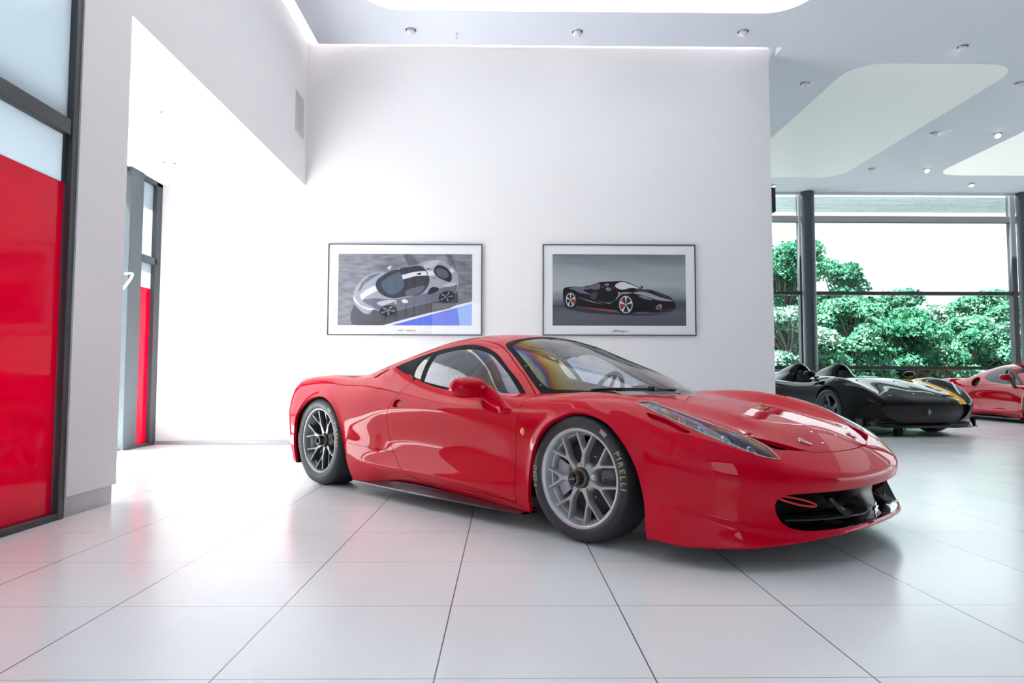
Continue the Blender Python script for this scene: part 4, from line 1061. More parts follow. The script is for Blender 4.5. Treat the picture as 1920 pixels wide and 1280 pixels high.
def sky2():
    m = mat('print_studio_sky', (.4, .4, .4), .5); tc = N(m, 'ShaderNodeTexCoord'); s = N(m, 'ShaderNodeSeparateXYZ'); L(m, tc.outputs['Generated'], s.inputs[0]); n = N(m, 'ShaderNodeTexNoise'); n.inputs['Scale'].default_value = 3; mp = N(m, 'ShaderNodeMapping'); mp.inputs['Scale'].default_value = (1, 1, 3)
    L(m, tc.outputs['Generated'], mp.inputs[0]); L(m, mp.outputs[0], n.inputs['Vector']); a = N(m, 'ShaderNodeMath', operation='MULTIPLY_ADD'); a.inputs[1].default_value = .22; L(m, n.outputs['Fac'], a.inputs[0]); L(m, s.outputs[2], a.inputs[2])
    r = N(m, 'ShaderNodeValToRGB'); e = r.color_ramp.elements
    st = [(.0, (.075, .08, .105)), (.28, (.10, .105, .135)), (.40, (.055, .062, .085)), (.52, (.22, .25, .29)), (.66, (.38, .42, .43)), (.9, (.30, .34, .36)), (1.1, (.13, .15, .19))]
    e[0].position = 0; e[0].color = (*st[0][1], 1); e[1].position = 1; e[1].color = (*st[-1][1], 1)
    for p, c in st[1:-1]: q = e.new(p / 1.1); q.color = (*c, 1)
    dv = N(m, 'ShaderNodeMath', operation='DIVIDE'); dv.inputs[1].default_value = 1.1; L(m, a.outputs[0], dv.inputs[0]); L(m, dv.outputs[0], r.inputs[0]); L(m, r.outputs[0], bsdf(m).inputs['Base Color']); return m
def ell(cx, cy, rx, ry, n=28, rot=0):
    return [(cx + rx * math.cos(a) * math.cos(rot) - ry * math.sin(a) * math.sin(rot), cy + rx * math.cos(a) * math.sin(rot) + ry * math.sin(a) * math.cos(rot)) for a in [2 * PI * k / n for k in range(n)]]
def spokes(cx, cy, rx, ry, n, r0, r1, wd, rot=0, a0=0):
    out = []
    for k in range(n):
        a = a0 + 2 * PI * k / n
        q = []
        for r, d in ((r0, -wd * 1.3), (r1, -wd), (r1, wd), (r0, wd * 1.3)):
            x, y = rx * r * math.cos(a + d), ry * r * math.sin(a + d); q.append((cx + x * math.cos(rot) - y * math.sin(rot), cy + x * math.sin(rot) + y * math.cos(rot)))
        out.append(q)
    return out
M_glaze = glass('picture_glass', (.99, .99, .99), .55)
M_pframe = mat('picture_frame_dark', (.05, .05, .06), .3, metal=.5)
M_board = mat('picture_mount_white', (.80, .82, .86), .6)
def picture(x0, x1, z0, z1, px, layers, bgm, caption, label):
    """px = (left, top, right, bottom) of the print in drawing units, within the frame (fl, ft, fr, fb)"""
    (pl_, pt, pr_, pb), (fl, ft, fr_, fb) = px
    Y = 8.7
    root = empty('framed_picture', ((x0 + x1) / 2, Y, (z0 + z1) / 2)); tag(root, label, 'picture', 'framed car pictures on the wall')
    cx_, cz_ = (x0 + x1) / 2, (z0 + z1) / 2
    def P(u, v, d): return ((u - fl) / (fr_ - fl) * (x1 - x0) + x0 - cx_, d, -(v - ft) / (fb - ft) * (z1 - z0) + z1 - cz_)
    w2, h2 = (x1 - x0) / 2, (z1 - z0) / 2; t = .012
    b = MB(); b.box((-w2, -.035, h2 - t), (w2, 0, h2)); b.box((-w2, -.035, -h2), (w2, 0, -h2 + t)); b.box((-w2, -.035, -h2 + t), (-w2 + t, 0, h2 - t)); b.box((w2 - t, -.035, -h2 + t), (w2, 0, h2 - t)); b.build('frame', M_pframe, root)
    b = MB(); b.box((-w2 + t, -.024, -h2 + t), (w2 - t, -.004, h2 - t)); b.build('mount_board', M_board, root)
    b = MB(); d = -.0245; b.add([P(pl_, pb, d), P(pr_, pb, d), P(pr_, pt, d), P(pl_, pt, d)], [(0, 1, 2, 3)]); pr = b.build('print', bgm, root, recalc=False)
    b = MB(); ms = []; d = -.0247
    for col, polys in layers:
        m = pc(*col)
        if m not in ms: ms.append(m)
        for poly in polys:
            poly = [(min(max(u, pl_), pr_), min(max(v, pt), pb)) for u, v in poly]
            b.add([P(u, v, d) for u, v in poly], [tuple(range(len(poly)))], ms.index(m)); d -= .00003
    o = b.build('printed_car', ms, pr, recalc=False)
    for s, size, col, u, v, sh in caption:
        me = txt_mesh(s, size, 0, True, sh); q = link('caption', me, pc(*col), root); q.location = P(u, v, -.0248); q.rotation_euler = (PI / 2, 0, 0)
    b = MB(); b.box((-w2 + t, -.031, -h2 + t), (w2 - t, -.029, h2 - t)); b.build('glazing', M_glaze, root)
C = lambda pts, n=5: [tuple(p) for p in cr(pts, n, True)]
g1 = []
g1.append(((214, 214, 226), [[(715, 1020), (1712, 745), (1712, 772), (800, 1020)]]))
g1.append(((82, 104, 205), [[(815, 1020), (1712, 772), (1712, 1020)]]))
g1.append(((132, 168, 222), [[(1545, 819), (1712, 772), (1712, 1020), (1575, 1020)]]))
g1.append(((66, 66, 76), [C([(365, 1010), (388, 800), (600, 800), (1000, 700), (1500, 560), (1545, 640), (1540, 785), (1200, 885), (900, 960), (715, 1015)], 3)]))
g1.append(((88, 89, 98), [[(930, 215), (1000, 215), (1150, 330), (1000, 360)], [(1400, 215), (1480, 215), (1540, 400), (1480, 330)]]))
g1.append(((150, 152, 166), [C([(376, 690), (400, 600), (450, 530), (520, 465), (600, 428), (690, 416), (745, 425), (860, 388), (1000, 350), (1100, 325), (1180, 290), (1280, 277), (1370, 282), (1450, 310), (1512, 372), (1545, 440), (1558, 530), (1550, 600), (1512, 665), (1340, 740), (1180, 775), (870, 850), (690, 868), (610, 845), (560, 890), (510, 890), (400, 790)], 5)]))
g1.append(((98, 100, 116), [C([(480, 742), (620, 715), (760, 728), (880, 722), (1050, 690), (1210, 650), (1330, 610), (1540, 560), (1512, 665), (1340, 738), (1180, 772), (880, 845), (700, 862), (600, 815)], 4), [(450, 640), (500, 555), (690, 425), (560, 455), (470, 540), (430, 630)]]))
g1.append(((176, 178, 190), [C([(640, 770), (760, 735), (870, 740), (780, 775), (700, 800)], 4), C([(1380, 575), (1460, 540), (1545, 545), (1480, 580)], 4), C([(1160, 345), (1250, 290), (1340, 290), (1300, 340), (1200, 385)], 4)]))
g1.append(((212, 212, 222), [[(452, 680), (520, 620), (618, 572), (645, 630), (530, 690), (472, 737)], C([(376, 690), (400, 720), (470, 800), (610, 838), (560, 850), (450, 800), (385, 735)], 4)]))
g1.append(((48, 48, 57), [C([(885, 392), (1000, 358), (1140, 350), (1222, 455), (1228, 540), (1140, 665), (950, 695), (880, 708), (965, 600)], 4), [(1160, 315), (1050, 345), (1090, 330)]]))
g1.append(((44, 50, 62), [C([(627, 540), (700, 460), (885, 392), (968, 580), (885, 708), (750, 700), (660, 640)], 4)]))
g1.append(((74, 88, 104), [C([(690, 545), (840, 435), (890, 415), (945, 560), (870, 660), (760, 660)], 4)]))
g1.append(((92, 92, 104), [C([(960, 640), (1060, 595), (1180, 575), (1130, 650), (980, 688)], 4)]))
g1.append(((208, 208, 216), [[(918, 452), (1060, 415), (1185, 405), (1212, 455), (1080, 460), (935, 502)], [(1200, 405), (1265, 400), (1290, 450), (1220, 460)], [(1448, 387), (1490, 376), (1512, 414), (1470, 426)]]))
g1.append(((36, 36, 42), [C([(1278, 395), (1320, 338), (1420, 365), (1482, 450), (1468, 525), (1395, 510), (1310, 462)], 4), C([(1215, 670), (1230, 612), (1280, 584), (1342, 606), (1300, 645)], 4), [(1085, 435), (1140, 422), (1130, 448), (1100, 450)], [(1190, 375), (1260, 375), (1210, 390)], [(1260, 488), (1320, 478), (1290, 492)], [(1410, 296), (1470, 330), (1540, 440), (1500, 370)]]))
g1.append(((86, 88, 98), [C([(1300, 395), (1330, 372), (1410, 395), (1450, 455), (1400, 490), (1320, 450)], 4)]))
g1.append(((30, 31, 36), [ell(768, 855, 98, 62, rot=-.15), ell(1425, 695, 92, 64, rot=-.3)]))
g1.append(((128, 134, 152), spokes(768, 855, 80, 50, 5, .15, 1, .14, -.15, .3) + spokes(1425, 695, 76, 52, 5, .15, 1, .14, -.3, .3)))
g1.append(((206, 208, 216), [[(755, 372), (800, 338), (797, 372), (776, 392)], C([(918, 742), (960, 724), (996, 758), (950, 770)], 4)]))
g1.append(((210, 180, 60), [ell(856, 768, 10, 14), ell(768, 855, 8, 7), ell(1412, 692, 7, 7)]))
g2 = []
g2.append(((52, 55, 66), [C([(330, 800), (600, 830), (1000, 880), (1500, 880), (1620, 860), (1400, 900), (1000, 905), (420, 850)], 4)]))
g2.append(((18, 18, 23), [C([(335, 622), (350, 600), (400, 590), (470, 586), (550, 586), (640, 568), (720, 542), (770, 530), (900, 525), (985, 521), (1060, 534), (1160, 580), (1230, 612), (1330, 622), (1450, 662), (1540, 705), (1578, 745), (1598, 825), (1575, 850), (1380, 876), (1180, 868), (1100, 885), (1000, 885), (930, 858), (760, 838), (590, 822), (490, 808), (440, 832), (380, 815), (342, 760)], 5)]))
g2.append(((104, 104, 120), [C([(400, 606), (470, 590), (600, 590), (650, 605), (560, 625), (640, 672), (520, 655), (470, 630)], 4), C([(620, 580), (740, 548), (750, 600), (700, 620), (650, 610)], 4)]))
g2.append(((150, 150, 166), [C([(955, 675), (985, 652), (1060, 648), (1120, 655), (1060, 665), (990, 672), (940, 720), (920, 745)], 4), C([(1120, 655), (1200, 640), (1300, 655), (1420, 700), (1580, 745), (1400, 735), (1260, 690)], 4), [(690, 735), (850, 778), (925, 735), (860, 765), (770, 760)], [(490, 700), (640, 745), (790, 785), (640, 755)]]))
g2.append(((64, 64, 76), [C([(1150, 600), (1240, 618), (1330, 645), (1250, 640), (1150, 625)], 4), C([(1330, 625), (1420, 655), (1540, 720), (1480, 705), (1390, 665)], 4), C([(650, 660), (720, 650), (700, 720), (690, 735), (640, 700)], 4)]))
g2.append(((204, 209, 216), [C([(915, 575), (985, 532), (1070, 550), (1190, 606), (1100, 598), (985, 618)], 4)]))
g2.append(((168, 40, 46), [[(588, 816), (945, 850), (945, 858), (588, 824)], [(1420, 852), (1595, 828), (1595, 834), (1420, 858)], [(765, 590), (790, 570), (790, 605)], [(885, 590), (905, 590), (900, 615)]]))
g2.append(((120, 122, 134), [C([(800, 560), (845, 548), (850, 570), (805, 575)], 4), C([(808, 610), (840, 592), (872, 615), (840, 634)], 4), [(860, 590), (880, 625), (872, 628)]]))
g2.append(((30, 30, 36), [C([(1205, 585), (1225, 575), (1230, 597), (1212, 603)], 4)]))
g2.append(((26, 26, 30), [ell(420, 735, 62, 92), ell(1038, 785, 88, 108)]))
g2.append(((190, 194, 204), [ell(418, 735, 54, 80), ell(1038, 786, 76, 98)]))
g2.append(((34, 34, 40), [ell(418, 735, 46, 70), ell(1038, 786, 66, 86)]))
g2.append(((168, 40, 46), [C([(448, 690), (462, 700), (465, 770), (448, 790)], 3), C([(990, 740), (1010, 725), (1010, 830), (990, 820)], 3)]))
g2.append(((200, 204, 212), spokes(418, 735, 50, 76, 5, .05, 1, .17, 0, -PI / 2) + spokes(1038, 786, 72, 94, 5, .05, 1, .17, 0, -PI / 2)))
g2.append(((210, 190, 70), [ell(418, 735, 7, 10), ell(1038, 786, 9, 12), ell(958, 655, 9, 12)]))
g2.append(((120, 124, 136), [C([(1372, 835), (1400, 785), (1440, 785), (1438, 835)], 3), C([(1180, 690), (1250, 690), (1340, 735), (1260, 725)], 4)]))
g2.append(((18, 18, 23), [[(1395, 832), (1412, 795), (1420, 832)]]))
picture(-2.242, -.277, 1.383, 2.556, ((205, 213, 1712, 1020), (90, 98, 1824, 1132)), g1, asphalt('print_asphalt', (.10, .10, .125), (.24, .24, .29), (1, 1, 4)),
        [('SF90', .038, (140, 142, 150), 905, 1080, .35), ('STRADALE', .026, (120, 20, 50), 1022, 1080, .35)], 'framed picture of a silver car seen from above with a blue kerb')
picture(.499, 2.463, 1.387, 2.560, ((215, 220, 1715, 1024), (105, 108, 1826, 1134)), g2, sky2(),
        [('La', .036, (50, 50, 60), 896, 1084, .4), ('Ferrari', .036, (50, 50, 60), 944, 1082, .4), ('Aperta', .030, (70, 70, 80), 1020, 1086, .3), ('/', .04, (180, 30, 40), 930, 1076, .6)], 'framed picture of a black open-top car under a cloudy sky')
# ================================================================ trees beyond the glass
def leafmat(name, c0, c1):
    m = bpy.data.materials.new(name); m.use_nodes = True; nt = m.node_tree; nt.nodes.clear(); out = N(m, 'ShaderNodeOutputMaterial')
    oi = N(m, 'ShaderNodeTexCoord'); n = N(m, 'ShaderNodeTexNoise'); n.inputs['Scale'].default_value = 1.6; L(m, oi.outputs['Object'], n.inputs['Vector'])
    r = N(m, 'ShaderNodeValToRGB'); r.color_ramp.elements[0].position = .32; r.color_ramp.elements[1].position = .68; r.color_ramp.elements[0].color = (*c0, 1); r.color_ramp.elements[1].color = (*c1, 1); L(m, n.outputs['Fac'], r.inputs[0])
    d = N(m, 'ShaderNodeBsdfDiffuse'); t = N(m, 'ShaderNodeBsdfTranslucent'); mx = N(m, 'ShaderNodeMixShader'); mx.inputs[0].default_value = .45
    L(m, r.outputs[0], d.inputs[0]); L(m, r.outputs[0], t.inputs[0]); L(m, d.outputs[0], mx.inputs[1]); L(m, t.outputs[0], mx.inputs[2]); L(m, mx.outputs[0], out.inputs[0]); return m
LEAF = [leafmat('leaf_a', (.013, .075, .045), (.075, .22, .125)), leafmat('leaf_b', (.022, .10, .06), (.12, .28, .175)), leafmat('leaf_c', (.06, .14, .11), (.22, .33, .26))]
M_bark = rough_noise(mat('bark', (.10, .085, .07), .9), 20, .85, .95, .6)
M_birch = rough_noise(mat('pale_bark', (.5, .5, .47), .9), 20, .85, .95, .3)
def tree(x, y, z0, h, rx, seed, kind, label, n=5200, lo=.0, ls=.21, bark=None):
    rg = np.random.default_rng(seed); root = empty('tree', (x, y, z0)); tag(root, label, 'tree', 'trees beyond the tall windows')
    b = MB(); r2 = random.Random(seed)
    b.tube([(0, 0, 0), (.1, .05, h * .3), (-.05, .1, h * .6), (.05, 0, h * .9)], [.16, .13, .09, .03], 8)
    lob = []
    for k in range(34):
        a = r2.uniform(0, 2 * PI); zz = h * r2.uniform(.18 + lo, .93); t = zz / h; rr = rx * (1 - .55 * abs(t - .45) / .55) * r2.uniform(.2, .85)
        c = Vector((rr * math.cos(a), rr * math.sin(a), zz)); lob.append((c, rx * r2.uniform(.20, .36)))
        b.tube([(0, 0, zz * .55), (c.x * .5, c.y * .5, zz * .8), c], [.06, .04, .015], 6)
    b.build('trunk', bark or M_bark, root)
    # leaves: clumps on the shells of the lobes
    cs = np.array([l[0] for l in lob]); rs = np.array([l[1] for l in lob])
    pick = rg.choice(len(lob), n, p=rs ** 2 / (rs ** 2).sum())
    d = rg.normal(size=(n, 3)); d /= np.linalg.norm(d, axis=1)[:, None]; d[:, 2] = np.where(d[:, 2] < -.3, -d[:, 2], d[:, 2])
    rad = rs[pick] * rg.uniform(.55, 1.08, n) ** .6
    p = cs[pick] + d * rad[:, None] * np.array([1, 1, .8])
    p[:, 2] = np.clip(p[:, 2], .05, h)
    u = rg.normal(size=(n, 3)); nrm = d + .9 * u; nrm /= np.linalg.norm(nrm, axis=1)[:, None]
    t1 = np.cross(nrm, rg.normal(size=(n, 3))); t1 /= np.linalg.norm(t1, axis=1)[:, None]; t2 = np.cross(nrm, t1)
    s = ls * rg.uniform(.5, 1.15, n)[:, None]
    V = np.stack([p - t1 * s * .5, p + t2 * s * .32, p + t1 * s * .5, p - t2 * s * .32], 1).reshape(-1, 3)
    me = bpy.data.meshes.new('foliage'); me.from_pydata(V.tolist(), [], np.arange(4 * n).reshape(-1, 4).tolist()); link('foliage', me, LEAF[kind], root)
gm = rough_noise(mat('dark_paving', (.07, .075, .07), .95), 4, .9, 1, .3)  # ground colour darkened to hold down bounced sunlight
b = MB(); b.box((-40, 16.3, -.5), (70, 80, -.13)); o = b.build('yard', gm); o['kind'] = 'structure'
TL = [(12.2, 29.5, 6.9, 2.6, 0, 'bushy green tree behind the left window strip beside the picture wall'), (15.2, 30.5, 6.4, 2.4, 0, 'tallest green tree just right of the steel column'), (17.4, 31, 5.7, 2.2, 1, 'green tree with sloping crown in the middle of the window'),
      (19.6, 32, 5.3, 2.2, 2, 'pale feathery tree in the middle of the window'), (21.8, 31, 4.9, 2.1, 1, 'light green tree left of the right window post'), (24.2, 32, 4.9, 2.4, 1, 'green tree behind the right window post'),
      (13.6, 26.5, 4.0, 2.1, 1, 'low light green bush tree under the tall one by the column'), (16.4, 27.0, 3.7, 2.0, 0, 'low dark green tree in front of the middle trees'), (19.0, 27.5, 3.4, 1.9, 1, 'low green shrub tree behind the black car mirror'), (11.0, 26, 3.6, 1.9, 2, 'low pale shrub tree behind the left roll hoop'),
      (21.4, 27, 3.2, 1.9, 2, 'low pale green shrub tree left of the background red car roof'), (9.0, 30, 6.0, 2.4, 0, 'green tree mostly hidden behind the picture wall'), (27, 32, 5.5, 2.6, 0, 'green tree beyond the right picture edge')]
for i, (x, y, h, r, k, lb) in enumerate(TL):
    tree(x, y, -.15, h + .15, r, 11 + i, k, lb, n=12000, bark=M_birch if 'feathery' in lb else None, lo=-.14 if h < 4.2 else -.05)
# ================================================================ black open car in the far hall
MX = [-3.6, -3.2, -2.72, -2.2, -1.7, -1.2, -.8, -.4, 0, .3, .6, .85, 1.05, 1.25]
MW = [0, .25, .5, .66, .80, .92, 1.02]
M_TOP = Spl2(MX, MW, [
 [.72, .72, .72, .71, .69, .63, .50], [.80, .80, .80, .81, .81, .75, .62], [.83, .83, .83, .87, .91, .85, .70], [.84, .84, .84, .86, .88, .82, .68], [.82, .82, .82, .83, .83, .77, .64],
 [.82, .82, .82, .82, .81, .75, .62], [.86, .86, .85, .83, .80, .75, .62], [.885, .88, .86, .845, .83, .78, .65], [.855, .85, .82, .835, .875, .83, .68], [.80, .795, .76, .78, .835, .79, .62],
 [.715, .71, .68, .69, .735, .68, .50], [.62, .615, .59, .58, .59, .50, .34], [.51, .505, .47, .43, .40, .32, .2], [.36, .35, .31, .26, .2, .15, .1]])
M_SIDE = Spl2([-3.4, -2.72, -2.1, -1.4, -.7, -.3, 0, .4], [.08, .18, .32, .48, .62, .74, .86], [
 [.88, .92, .93, .94, .94, .91, .86], [.96, .98, .99, 1.0, 1.0, .98, .92], [.94, .97, .96, .97, .99, .96, .90], [.92, .95, .91, .91, .95, .93, .87], [.92, .95, .91, .92, .95, .93, .87],
 [.94, .96, .94, .95, .97, .95, .89], [.96, .98, .985, .99, .99, .97, .92], [.95, .97, .98, .985, .975, .94, .88]])
M_NL = Spl1([.1, .15, .20, .30, .42, .50, .58, .7], [.70, .69, .635, .62, .66, .67, .62, .5])
def m_field(x, w, z, g=None):
    w = np.abs(w)
    if g is not None:
        gx, gw, gz = g; top = M_TOP.grid(gx, np.abs(gw))[:, :, None]; sd = M_SIDE.grid(np.clip(gx, -3.4, .4), np.clip(gz, .08, .86))[:, None, :]; nl = M_NL(np.clip(gz, .1, .7))[None, None, :]
    else: top = M_TOP(x, w); sd = M_SIDE(np.clip(x, -3.4, .4), np.clip(z, .08, .86)); nl = M_NL(np.clip(z, .1, .7))
    fx = np.maximum(x - .38, 0) / nl; rx = np.maximum(-2.95 - x, 0) / .55
    rad = np.where(x < -2.95, ((w / sd) ** 3.2 + rx ** 3.2) ** (1 / 3.2), ((w / sd) ** 2.9 + fx ** 2.9) ** (1 / 2.9))
    return smax(smax((z - top) * .85, (rad - 1) * .85, .06), .13 - z, .015)
SPD = empty('sports_car', (6.13, 10.98, 0), -1.43); tag(SPD, 'black open-top car with a yellow hood stripe parked before the tall windows', 'car')
m0 = surface_nets(m_field, (-3.62, 0, .05), (1.2, 1.08, 1.0), .024)
mu, m1 = m0.sel(lambda c, n: (n[:, 2] < -.8) & (c[:, 2] < .25))
def circ(cx, cz, r, n=32): return [(cx + r * math.cos(a), cz + r * math.sin(a)) for a in np.linspace(0, 2 * PI, n + 1)[:-1]]
for cx_, cz_, r in ((0, .36, .385), (-2.72, .37, .40)):
    P_ = [(cx_ + r, -.2)] + [(cx_ + r * math.cos(a), cz_ + r * math.sin(a)) for a in np.linspace(-.15, PI + .15, 30)] + [(cx_ - r, -.2)]
    m1, _ = m1.cut(where(m1.V[:, 1] > .55, sdf_poly(xz(m1), np.array(P_)))); mu, _ = mu.cut(where(mu.V[:, 1] > .55, sdf_poly(xz(mu), np.array(P_))))
GR = cr([(-.3, .475), (0, .478), (.4, .475), (.68, .465), (.74, .42), (.66, .30), (.5, .23), (.2, .215), (-.3, .215)], 6)
m1, _ = m1.cut(where(m1.V[:, 0] > .6, sdf_poly(wz(m1), GR)))
CP = cr([(-1.62, .14), (-1.62, .62), (-1.5, .70), (-1.1, .70), (-.86, .62), (-.80, .40), (-.86, .16), (-1.0, .11), (-1.5, .11)], 5, True)
m1, _ = m1.cut(where(m1.V[:, 2] > .7, sdf_poly(xw(m1), CP)))
# door line
dl = cr([(-.42, .80), (-.40, .62), (-.46, .40), (-.5, .20)], 6); MD = np.vstack([dl, [(-1.3, .20), (-1.42, .5), (-1.40, .80)]]); m1, _t = m1.cut(where(m1.V[:, 1] > .7, sdf_poly(xz(m1), MD) - .003)); _t2, mdoor = _t.cut(sdf_poly(xz(_t), MD) + .003)
LM = cr([('c', (.28, .93)), (.5, .90), (.70, .80), ('c', (.84, .66)), (.66, .72), (.45, .84)], 5, True)
m1, lampm = m1.cut(where(m1.V[:, 2] > .45, sdf_poly(xw(m1), LM)))
left, right = m1, m1.mirrored()
st = np.maximum(np.abs(left.V[:, 1] - .555) - .075, np.maximum(left.V[:, 0] - 1.15, -.62 - left.V[:, 0])); st = np.where((left.V[:, 2] > .47) & (left.N[:, 2] > .3), st, 1)
left, stripe = left.cut(st)
left.join(right).obj('body_shell', M_black_paint, SPD, flange=.03); stripe.obj('hood_stripe', M_gold, SPD)
mdoor.obj('door', M_black_paint, SPD, flange=.02); mdoor.mirrored().obj('door', M_black_paint, SPD, flange=.02)
for q_ in mu.join(mu.mirrored()).pieces(): q_.obj('underbody', M_black_matt, SPD)
for sgn in (-1, 1):
    side = (lambda p: p.mirrored()) if sgn < 0 else (lambda p: p)
    lo_ = side(lampm).obj('headlamp', M_lampglass, SPD); side(inset(lampm, .03)).obj('lamp_housing', M_lampin, lo_)
    def zM(x, w): zz = np.linspace(.3, 1, 300); return zz[np.argmax(m_field(np.full(300, x), np.full(300, w), zz) > 0)]
    b = MB(); b.tube([(x, sgn * w, zM(x, w) + .002) for x, w in cr([(.45, .86), (.62, .76), (.80, .68)], 6)], .008, 6); b.build('lamp_light_bar', M_steel, lo_)
    b = MB(); b.box((-3.15, sgn * .5, .1), (.4, sgn * .52, .62)); b.build('wheel_well', M_black_matt, SPD)
    for x in (0, -2.72): wheel('wheel', SPD, (x, sgn * (.86 if x == 0 else .84), .345), sgn, .345, .26, .265, M_rim_dark, 'split5', 5, text=False, rot0=.5, nut=False)
    # head fairing with a hollow front and a headrest
    b = MB(); P = []; H = [(-1.62, .17, .80, .30), (-1.66, .215, .80, .345), (-1.80, .235, .80, .345), (-2.1, .21, .80, .29), (-2.5, .14, .80, .17), (-2.95, .04, .80, .0)]
    for x, hw_, z0, hh in H:
        P.append([(x + .10 * math.sin(a) * (1 if x > -1.7 else .6) * -1 + .10, sgn * .41 + hw_ * math.cos(a) * (1.25 if math.sin(a) < .4 else 1.0), z0 + hh * math.sin(a)) for a in np.linspace(0, PI, 21)])
    b.grid(P); b.build('head_fairing', M_black_paint, SPD)
    b = MB(); P = []
    for k, (x, s) in enumerate(((-1.63, .97), (-1.72, .9), (-1.80, .6), (-1.82, .0))): P.append([(x + .10 - .08 * math.sin(a), sgn * .41 + .19 * s * math.cos(a), .80 + .29 * s * math.sin(a)) for a in np.linspace(0, PI, 17)])
    b.grid(P); hr = b.build('fairing_lining', M_black_matt, SPD)
    seat('cockpit_seat', SPD, -1.40, sgn * .41, .17, M_fabric)
    b = MB(); P = []
    for x, hh in ((-.80, .03), (-.86, .055), (-.95, .06)): P.append([(x, sgn * .41 + .27 * math.cos(a), .845 + hh * math.sin(a)) for a in np.linspace(0, PI, 13)])
    b.grid(P); b.build('wind_deflector', M_black_gloss, SPD)
    b = MB(); superpod(b, (-.55, sgn * .93, .935), .06, .10, .05, 2.3); b.tube([(-.54, sgn * .88, .91), (-.52, sgn * .84, .86), (-.50, sgn * .80, .80)], .014, 8); b.build('side_mirror', M_black_paint, SPD)
b = MB(); b.prism([(-.018, .02), (-.018, -.005), (0, -.026), (.018, -.005), (.018, .02)], 0, .004, 0, Matrix.Translation((-1.668, -.41, 1.0)) @ Matrix.Rotation(PI / 2, 4, 'Z') @ Matrix.Rotation(PI / 2, 4, 'X')); b.build('headrest_shield', M_yellow, SPD)
b = MB(); superpod(b, (-1.62, .41, .98), .02, .07, .035, 3); b.build('headrest_badge_pad', M_black_sat, SPD)
b = MB(); b.box((-1.95, -.74, .16), (-.75, .74, .2)); b.box((-1.75, -.09, .2), (-.8, .09, .8)); b.build('cockpit_tub', M_black_matt, SPD)
b = MB(); P = []
for w in np.linspace(-.74, .74, 25):
    xf = .38 + .64 * (1 - (abs(w) / 1.0) ** 2.9) ** (1 / 2.9); P.append([(xf - .01, w, .485), (xf - .06, w, .46), (xf - .07, w, .24), (xf - .0, w, .205)])
b.grid(P)
M_mesh = rough_noise(mat('grille_mesh', (.010, .010, .011), .5), 200, .4, .7, .5); b.build('grille_mesh', M_mesh, SPD)
horse('horse_badge', .10, Matrix.Translation((.975, 0, .36)) @ Matrix.Rotation(PI / 2, 4, 'Z') @ Matrix.Rotation(PI / 2, 4, 'X'), M_steel, SPD)
b = MB(); P = []
for w in np.linspace(-.97, .97, 33):
    xf = .38 + .70 * max(0, 1 - (abs(w) / 1.03) ** 2.9) ** (1 / 2.9); P.append([(xf - .25, w, .15), (xf + .015, w, .148), (xf + .02, w, .138), (xf - .25, w, .13)])
b.grid(P, 0, False)
for sgn in (-1, 1): b.box((.55, sgn * .93, .14), (.78, sgn * .95, .26))
b.build('front_splitter', M_black_gloss, SPD)
# charger block and cable on the floor under the nose
CB = empty('floor_block', (5.92, 10.22, 0), .2); tag(CB, 'small black block with a looping cable on the floor under the black car nose', 'floor stand')
b = MB(); b.box((-.055, -.04, 0), (.055, .04, .115)); b.box((-.045, -.03, .115), (.045, .03, .125)); b.build('block', M_black_matt, CB, bevel=.006)
b = MB(); b.tube(cr([(-.05, .0, .06), (-.2, .05, .03), (-.45, .1, .008), (-.7, .2, .008)], 6), .008, 8); b.tube(cr([(.05, 0, .09), (.13, .05, .11), (.20, .08, .09), (.17, .1, .05), (.08, .1, .02)], 6), .008, 8); b.build('cable', M_black_matt, CB)
# ================================================================ red coupe at the right edge
GT = empty('sports_car', (10.94, 12.75, 0), -1.585); tag(GT, 'deep red coupe cut off by the right picture edge behind the black car', 'car')
sc_ = Matrix.Diagonal((.985, 1.0, 1.04, 1))
gtr = empty('tmp', parent=None); bpy.data.objects.remove(gtr)
def gz(pm): return PM(pm.V * np.array([.985, 1.0, 1.045]), pm.N, pm.F)
def sub(F, lo, hi, d): return surface_nets(F, lo, hi, d)
ga = sub(r_A, (-3.62, 0, .02), (1.2, 1.06, .98), .024); gb = sub(r_B, (-3.15, 0, .55), (.25, .95, 1.2), .024)
a, b_ = ab(ga); ga, _ = ga.cut(b_ - a); a, b_ = ab(gb); gb, _ = gb.cut(a - b_)
for P_ in (F_ARCH, R_ARCH): ga, _ = ga.cut(where(ga.V[:, 1] > .5, sdf_poly(xz(ga), P_)))
IN = np.array(ell(-1.74, .775, .125, .085, 24, -.5))
ga, inn = ga.cut(where((ga.V[:, 1] > .6), sdf_poly(xz(ga), IN)))
gdl = [(-1.66, .70), (-1.70, .55), (-1.66, .36), (-1.45, .19), (-.46, .15), (-.45, .4), (-.42, .66), (-.46, .74)]; ga, _t = ga.cut(where(ga.V[:, 1] > .6, sdf_poly(xz(ga), gdl) - .003)); _t2, gdoor = _t.cut(sdf_poly(xz(_t), gdl) + .003)
WIN2 = cr([('c', (-.40, .60)), ('c', (-.525, .708)), (-.66, .806), (-.791, .889), (-.92, .966), (-1.043, 1.017), (-1.202, 1.049), (-1.32, 1.045), (-1.46, 1.01), (-1.56, .95), (-1.58, .87), (-1.54, .80), ('c', (-1.40, .60))], 8, True)
gb, gw = gb.cut(where((gb.V[:, 1] > .4) & (gb.N[:, 1] > .2), sdf_poly(xz(gb), WIN2))); gb, gs = gb.cut(where(gb.V[:, 0] > -1.2, sdf_poly(xw(gb), WSH)))
both(gz(ga)).join(both(gz(gb))).obj('body_shell', M_red2, GT, flange=.03)
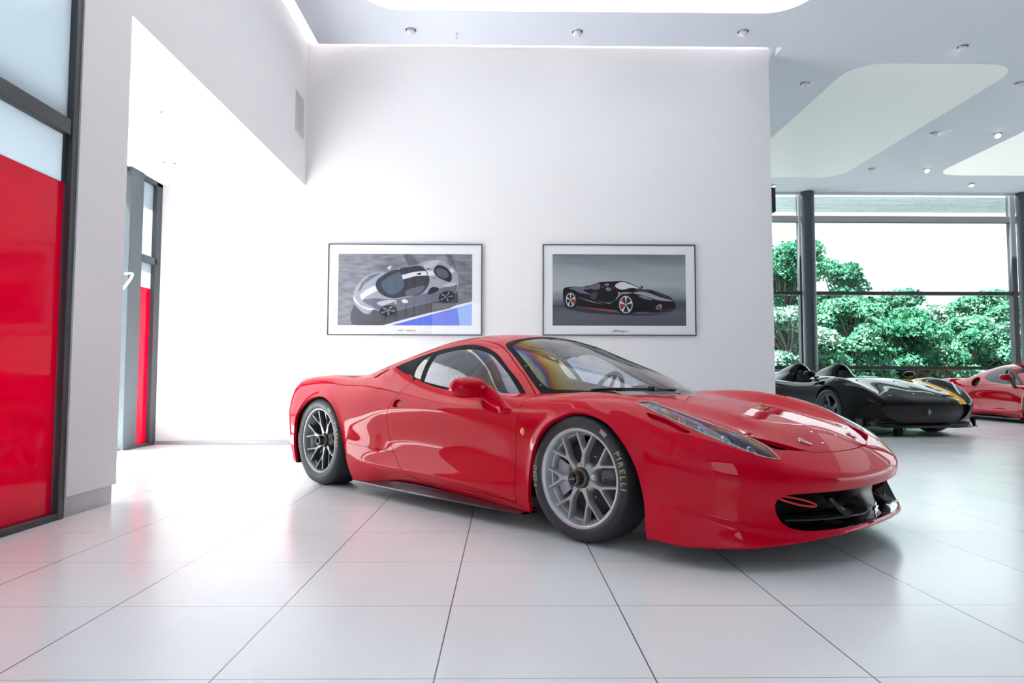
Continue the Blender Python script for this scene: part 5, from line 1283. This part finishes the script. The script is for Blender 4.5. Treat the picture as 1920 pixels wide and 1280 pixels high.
gz(gdoor).obj('door', M_red2, GT, flange=.02); gz(gdoor).mirrored().obj('door', M_red2, GT, flange=.02)
both(gz(gs)).obj('windscreen', M_cyanglass, GT)
for sgn in (-1, 1):
    side = (lambda p: gz(p).mirrored()) if sgn < 0 else (lambda p: gz(p))
    gf, gp_ = gw.cut(sdf_poly(xz(gw), WIN2) + .03)
    side(gp_).obj('side_window', M_clear2, GT); side(gf).obj('window_surround', M_black_sat, GT, flange=.01)
    side(inset(inn, .07)).obj('intake_duct', M_black_matt, GT)
    b = MB(); superpod(b, (-.62, sgn * 1.02, .90), .08, .125, .062, 2.4); mo = b.build('side_mirror', M_red2, GT)
    b = MB(); b.tube(cr([(-.60, sgn * .98, .86), (-.58, sgn * .93, .80), (-.54, sgn * .91, .70)], 4), .034, 10); b.build('mirror_arm', M_black_gloss, mo)
    b = MB(); b.box((-2.1, sgn * .86, .07), (-.38, sgn * .955, .10)); b.build('side_skirt', M_black_gloss, GT, bevel=.008)
    seat('cabin_seat', GT, -1.25, sgn * .38, .17, M_fabric)
    b = MB(); b.box((-3.1, sgn * .5, .1), (.45, sgn * .52, .58)); b.build('wheel_well', M_black_matt, GT)
    for x in (0, -2.61): wheel('wheel', GT, (x, sgn * .82, .338), sgn, .338, .25, .255, M_rim_dark, 'split5', 5, text=False, nut=False)
b = MB(); b.box((-1.75, -.8, .16), (-.2, .8, .2)); b.box((-1.74, -.66, .2), (-1.68, .66, .78)); b.box((-.45, -.72, .2), (-.2, .72, .72)); b.build('cabin_tub', M_black_matt, GT)
# ================================================================ camera
cam = bpy.data.cameras.new('camera'); co = bpy.data.objects.new('camera', cam); COL.objects.link(co)
cam.sensor_width = 36; cam.lens = 24.0; cam.clip_end = 500
PI_, RO_, YA_ = 0.0576732757, -0.00182276743, -0.0123547936
co.matrix_world = Matrix.Translation((0, 0, .807263)) @ Matrix.Rotation(YA_, 4, 'Z') @ Matrix.Rotation(PI_, 4, 'X') @ Matrix.Rotation(RO_, 4, 'Y') @ Matrix.Rotation(PI / 2, 4, 'X')
SC.camera = co
SC.view_settings.view_transform = 'Standard'; SC.view_settings.look = 'None'; SC.view_settings.gamma = 1; SC.view_settings.exposure = EXPO
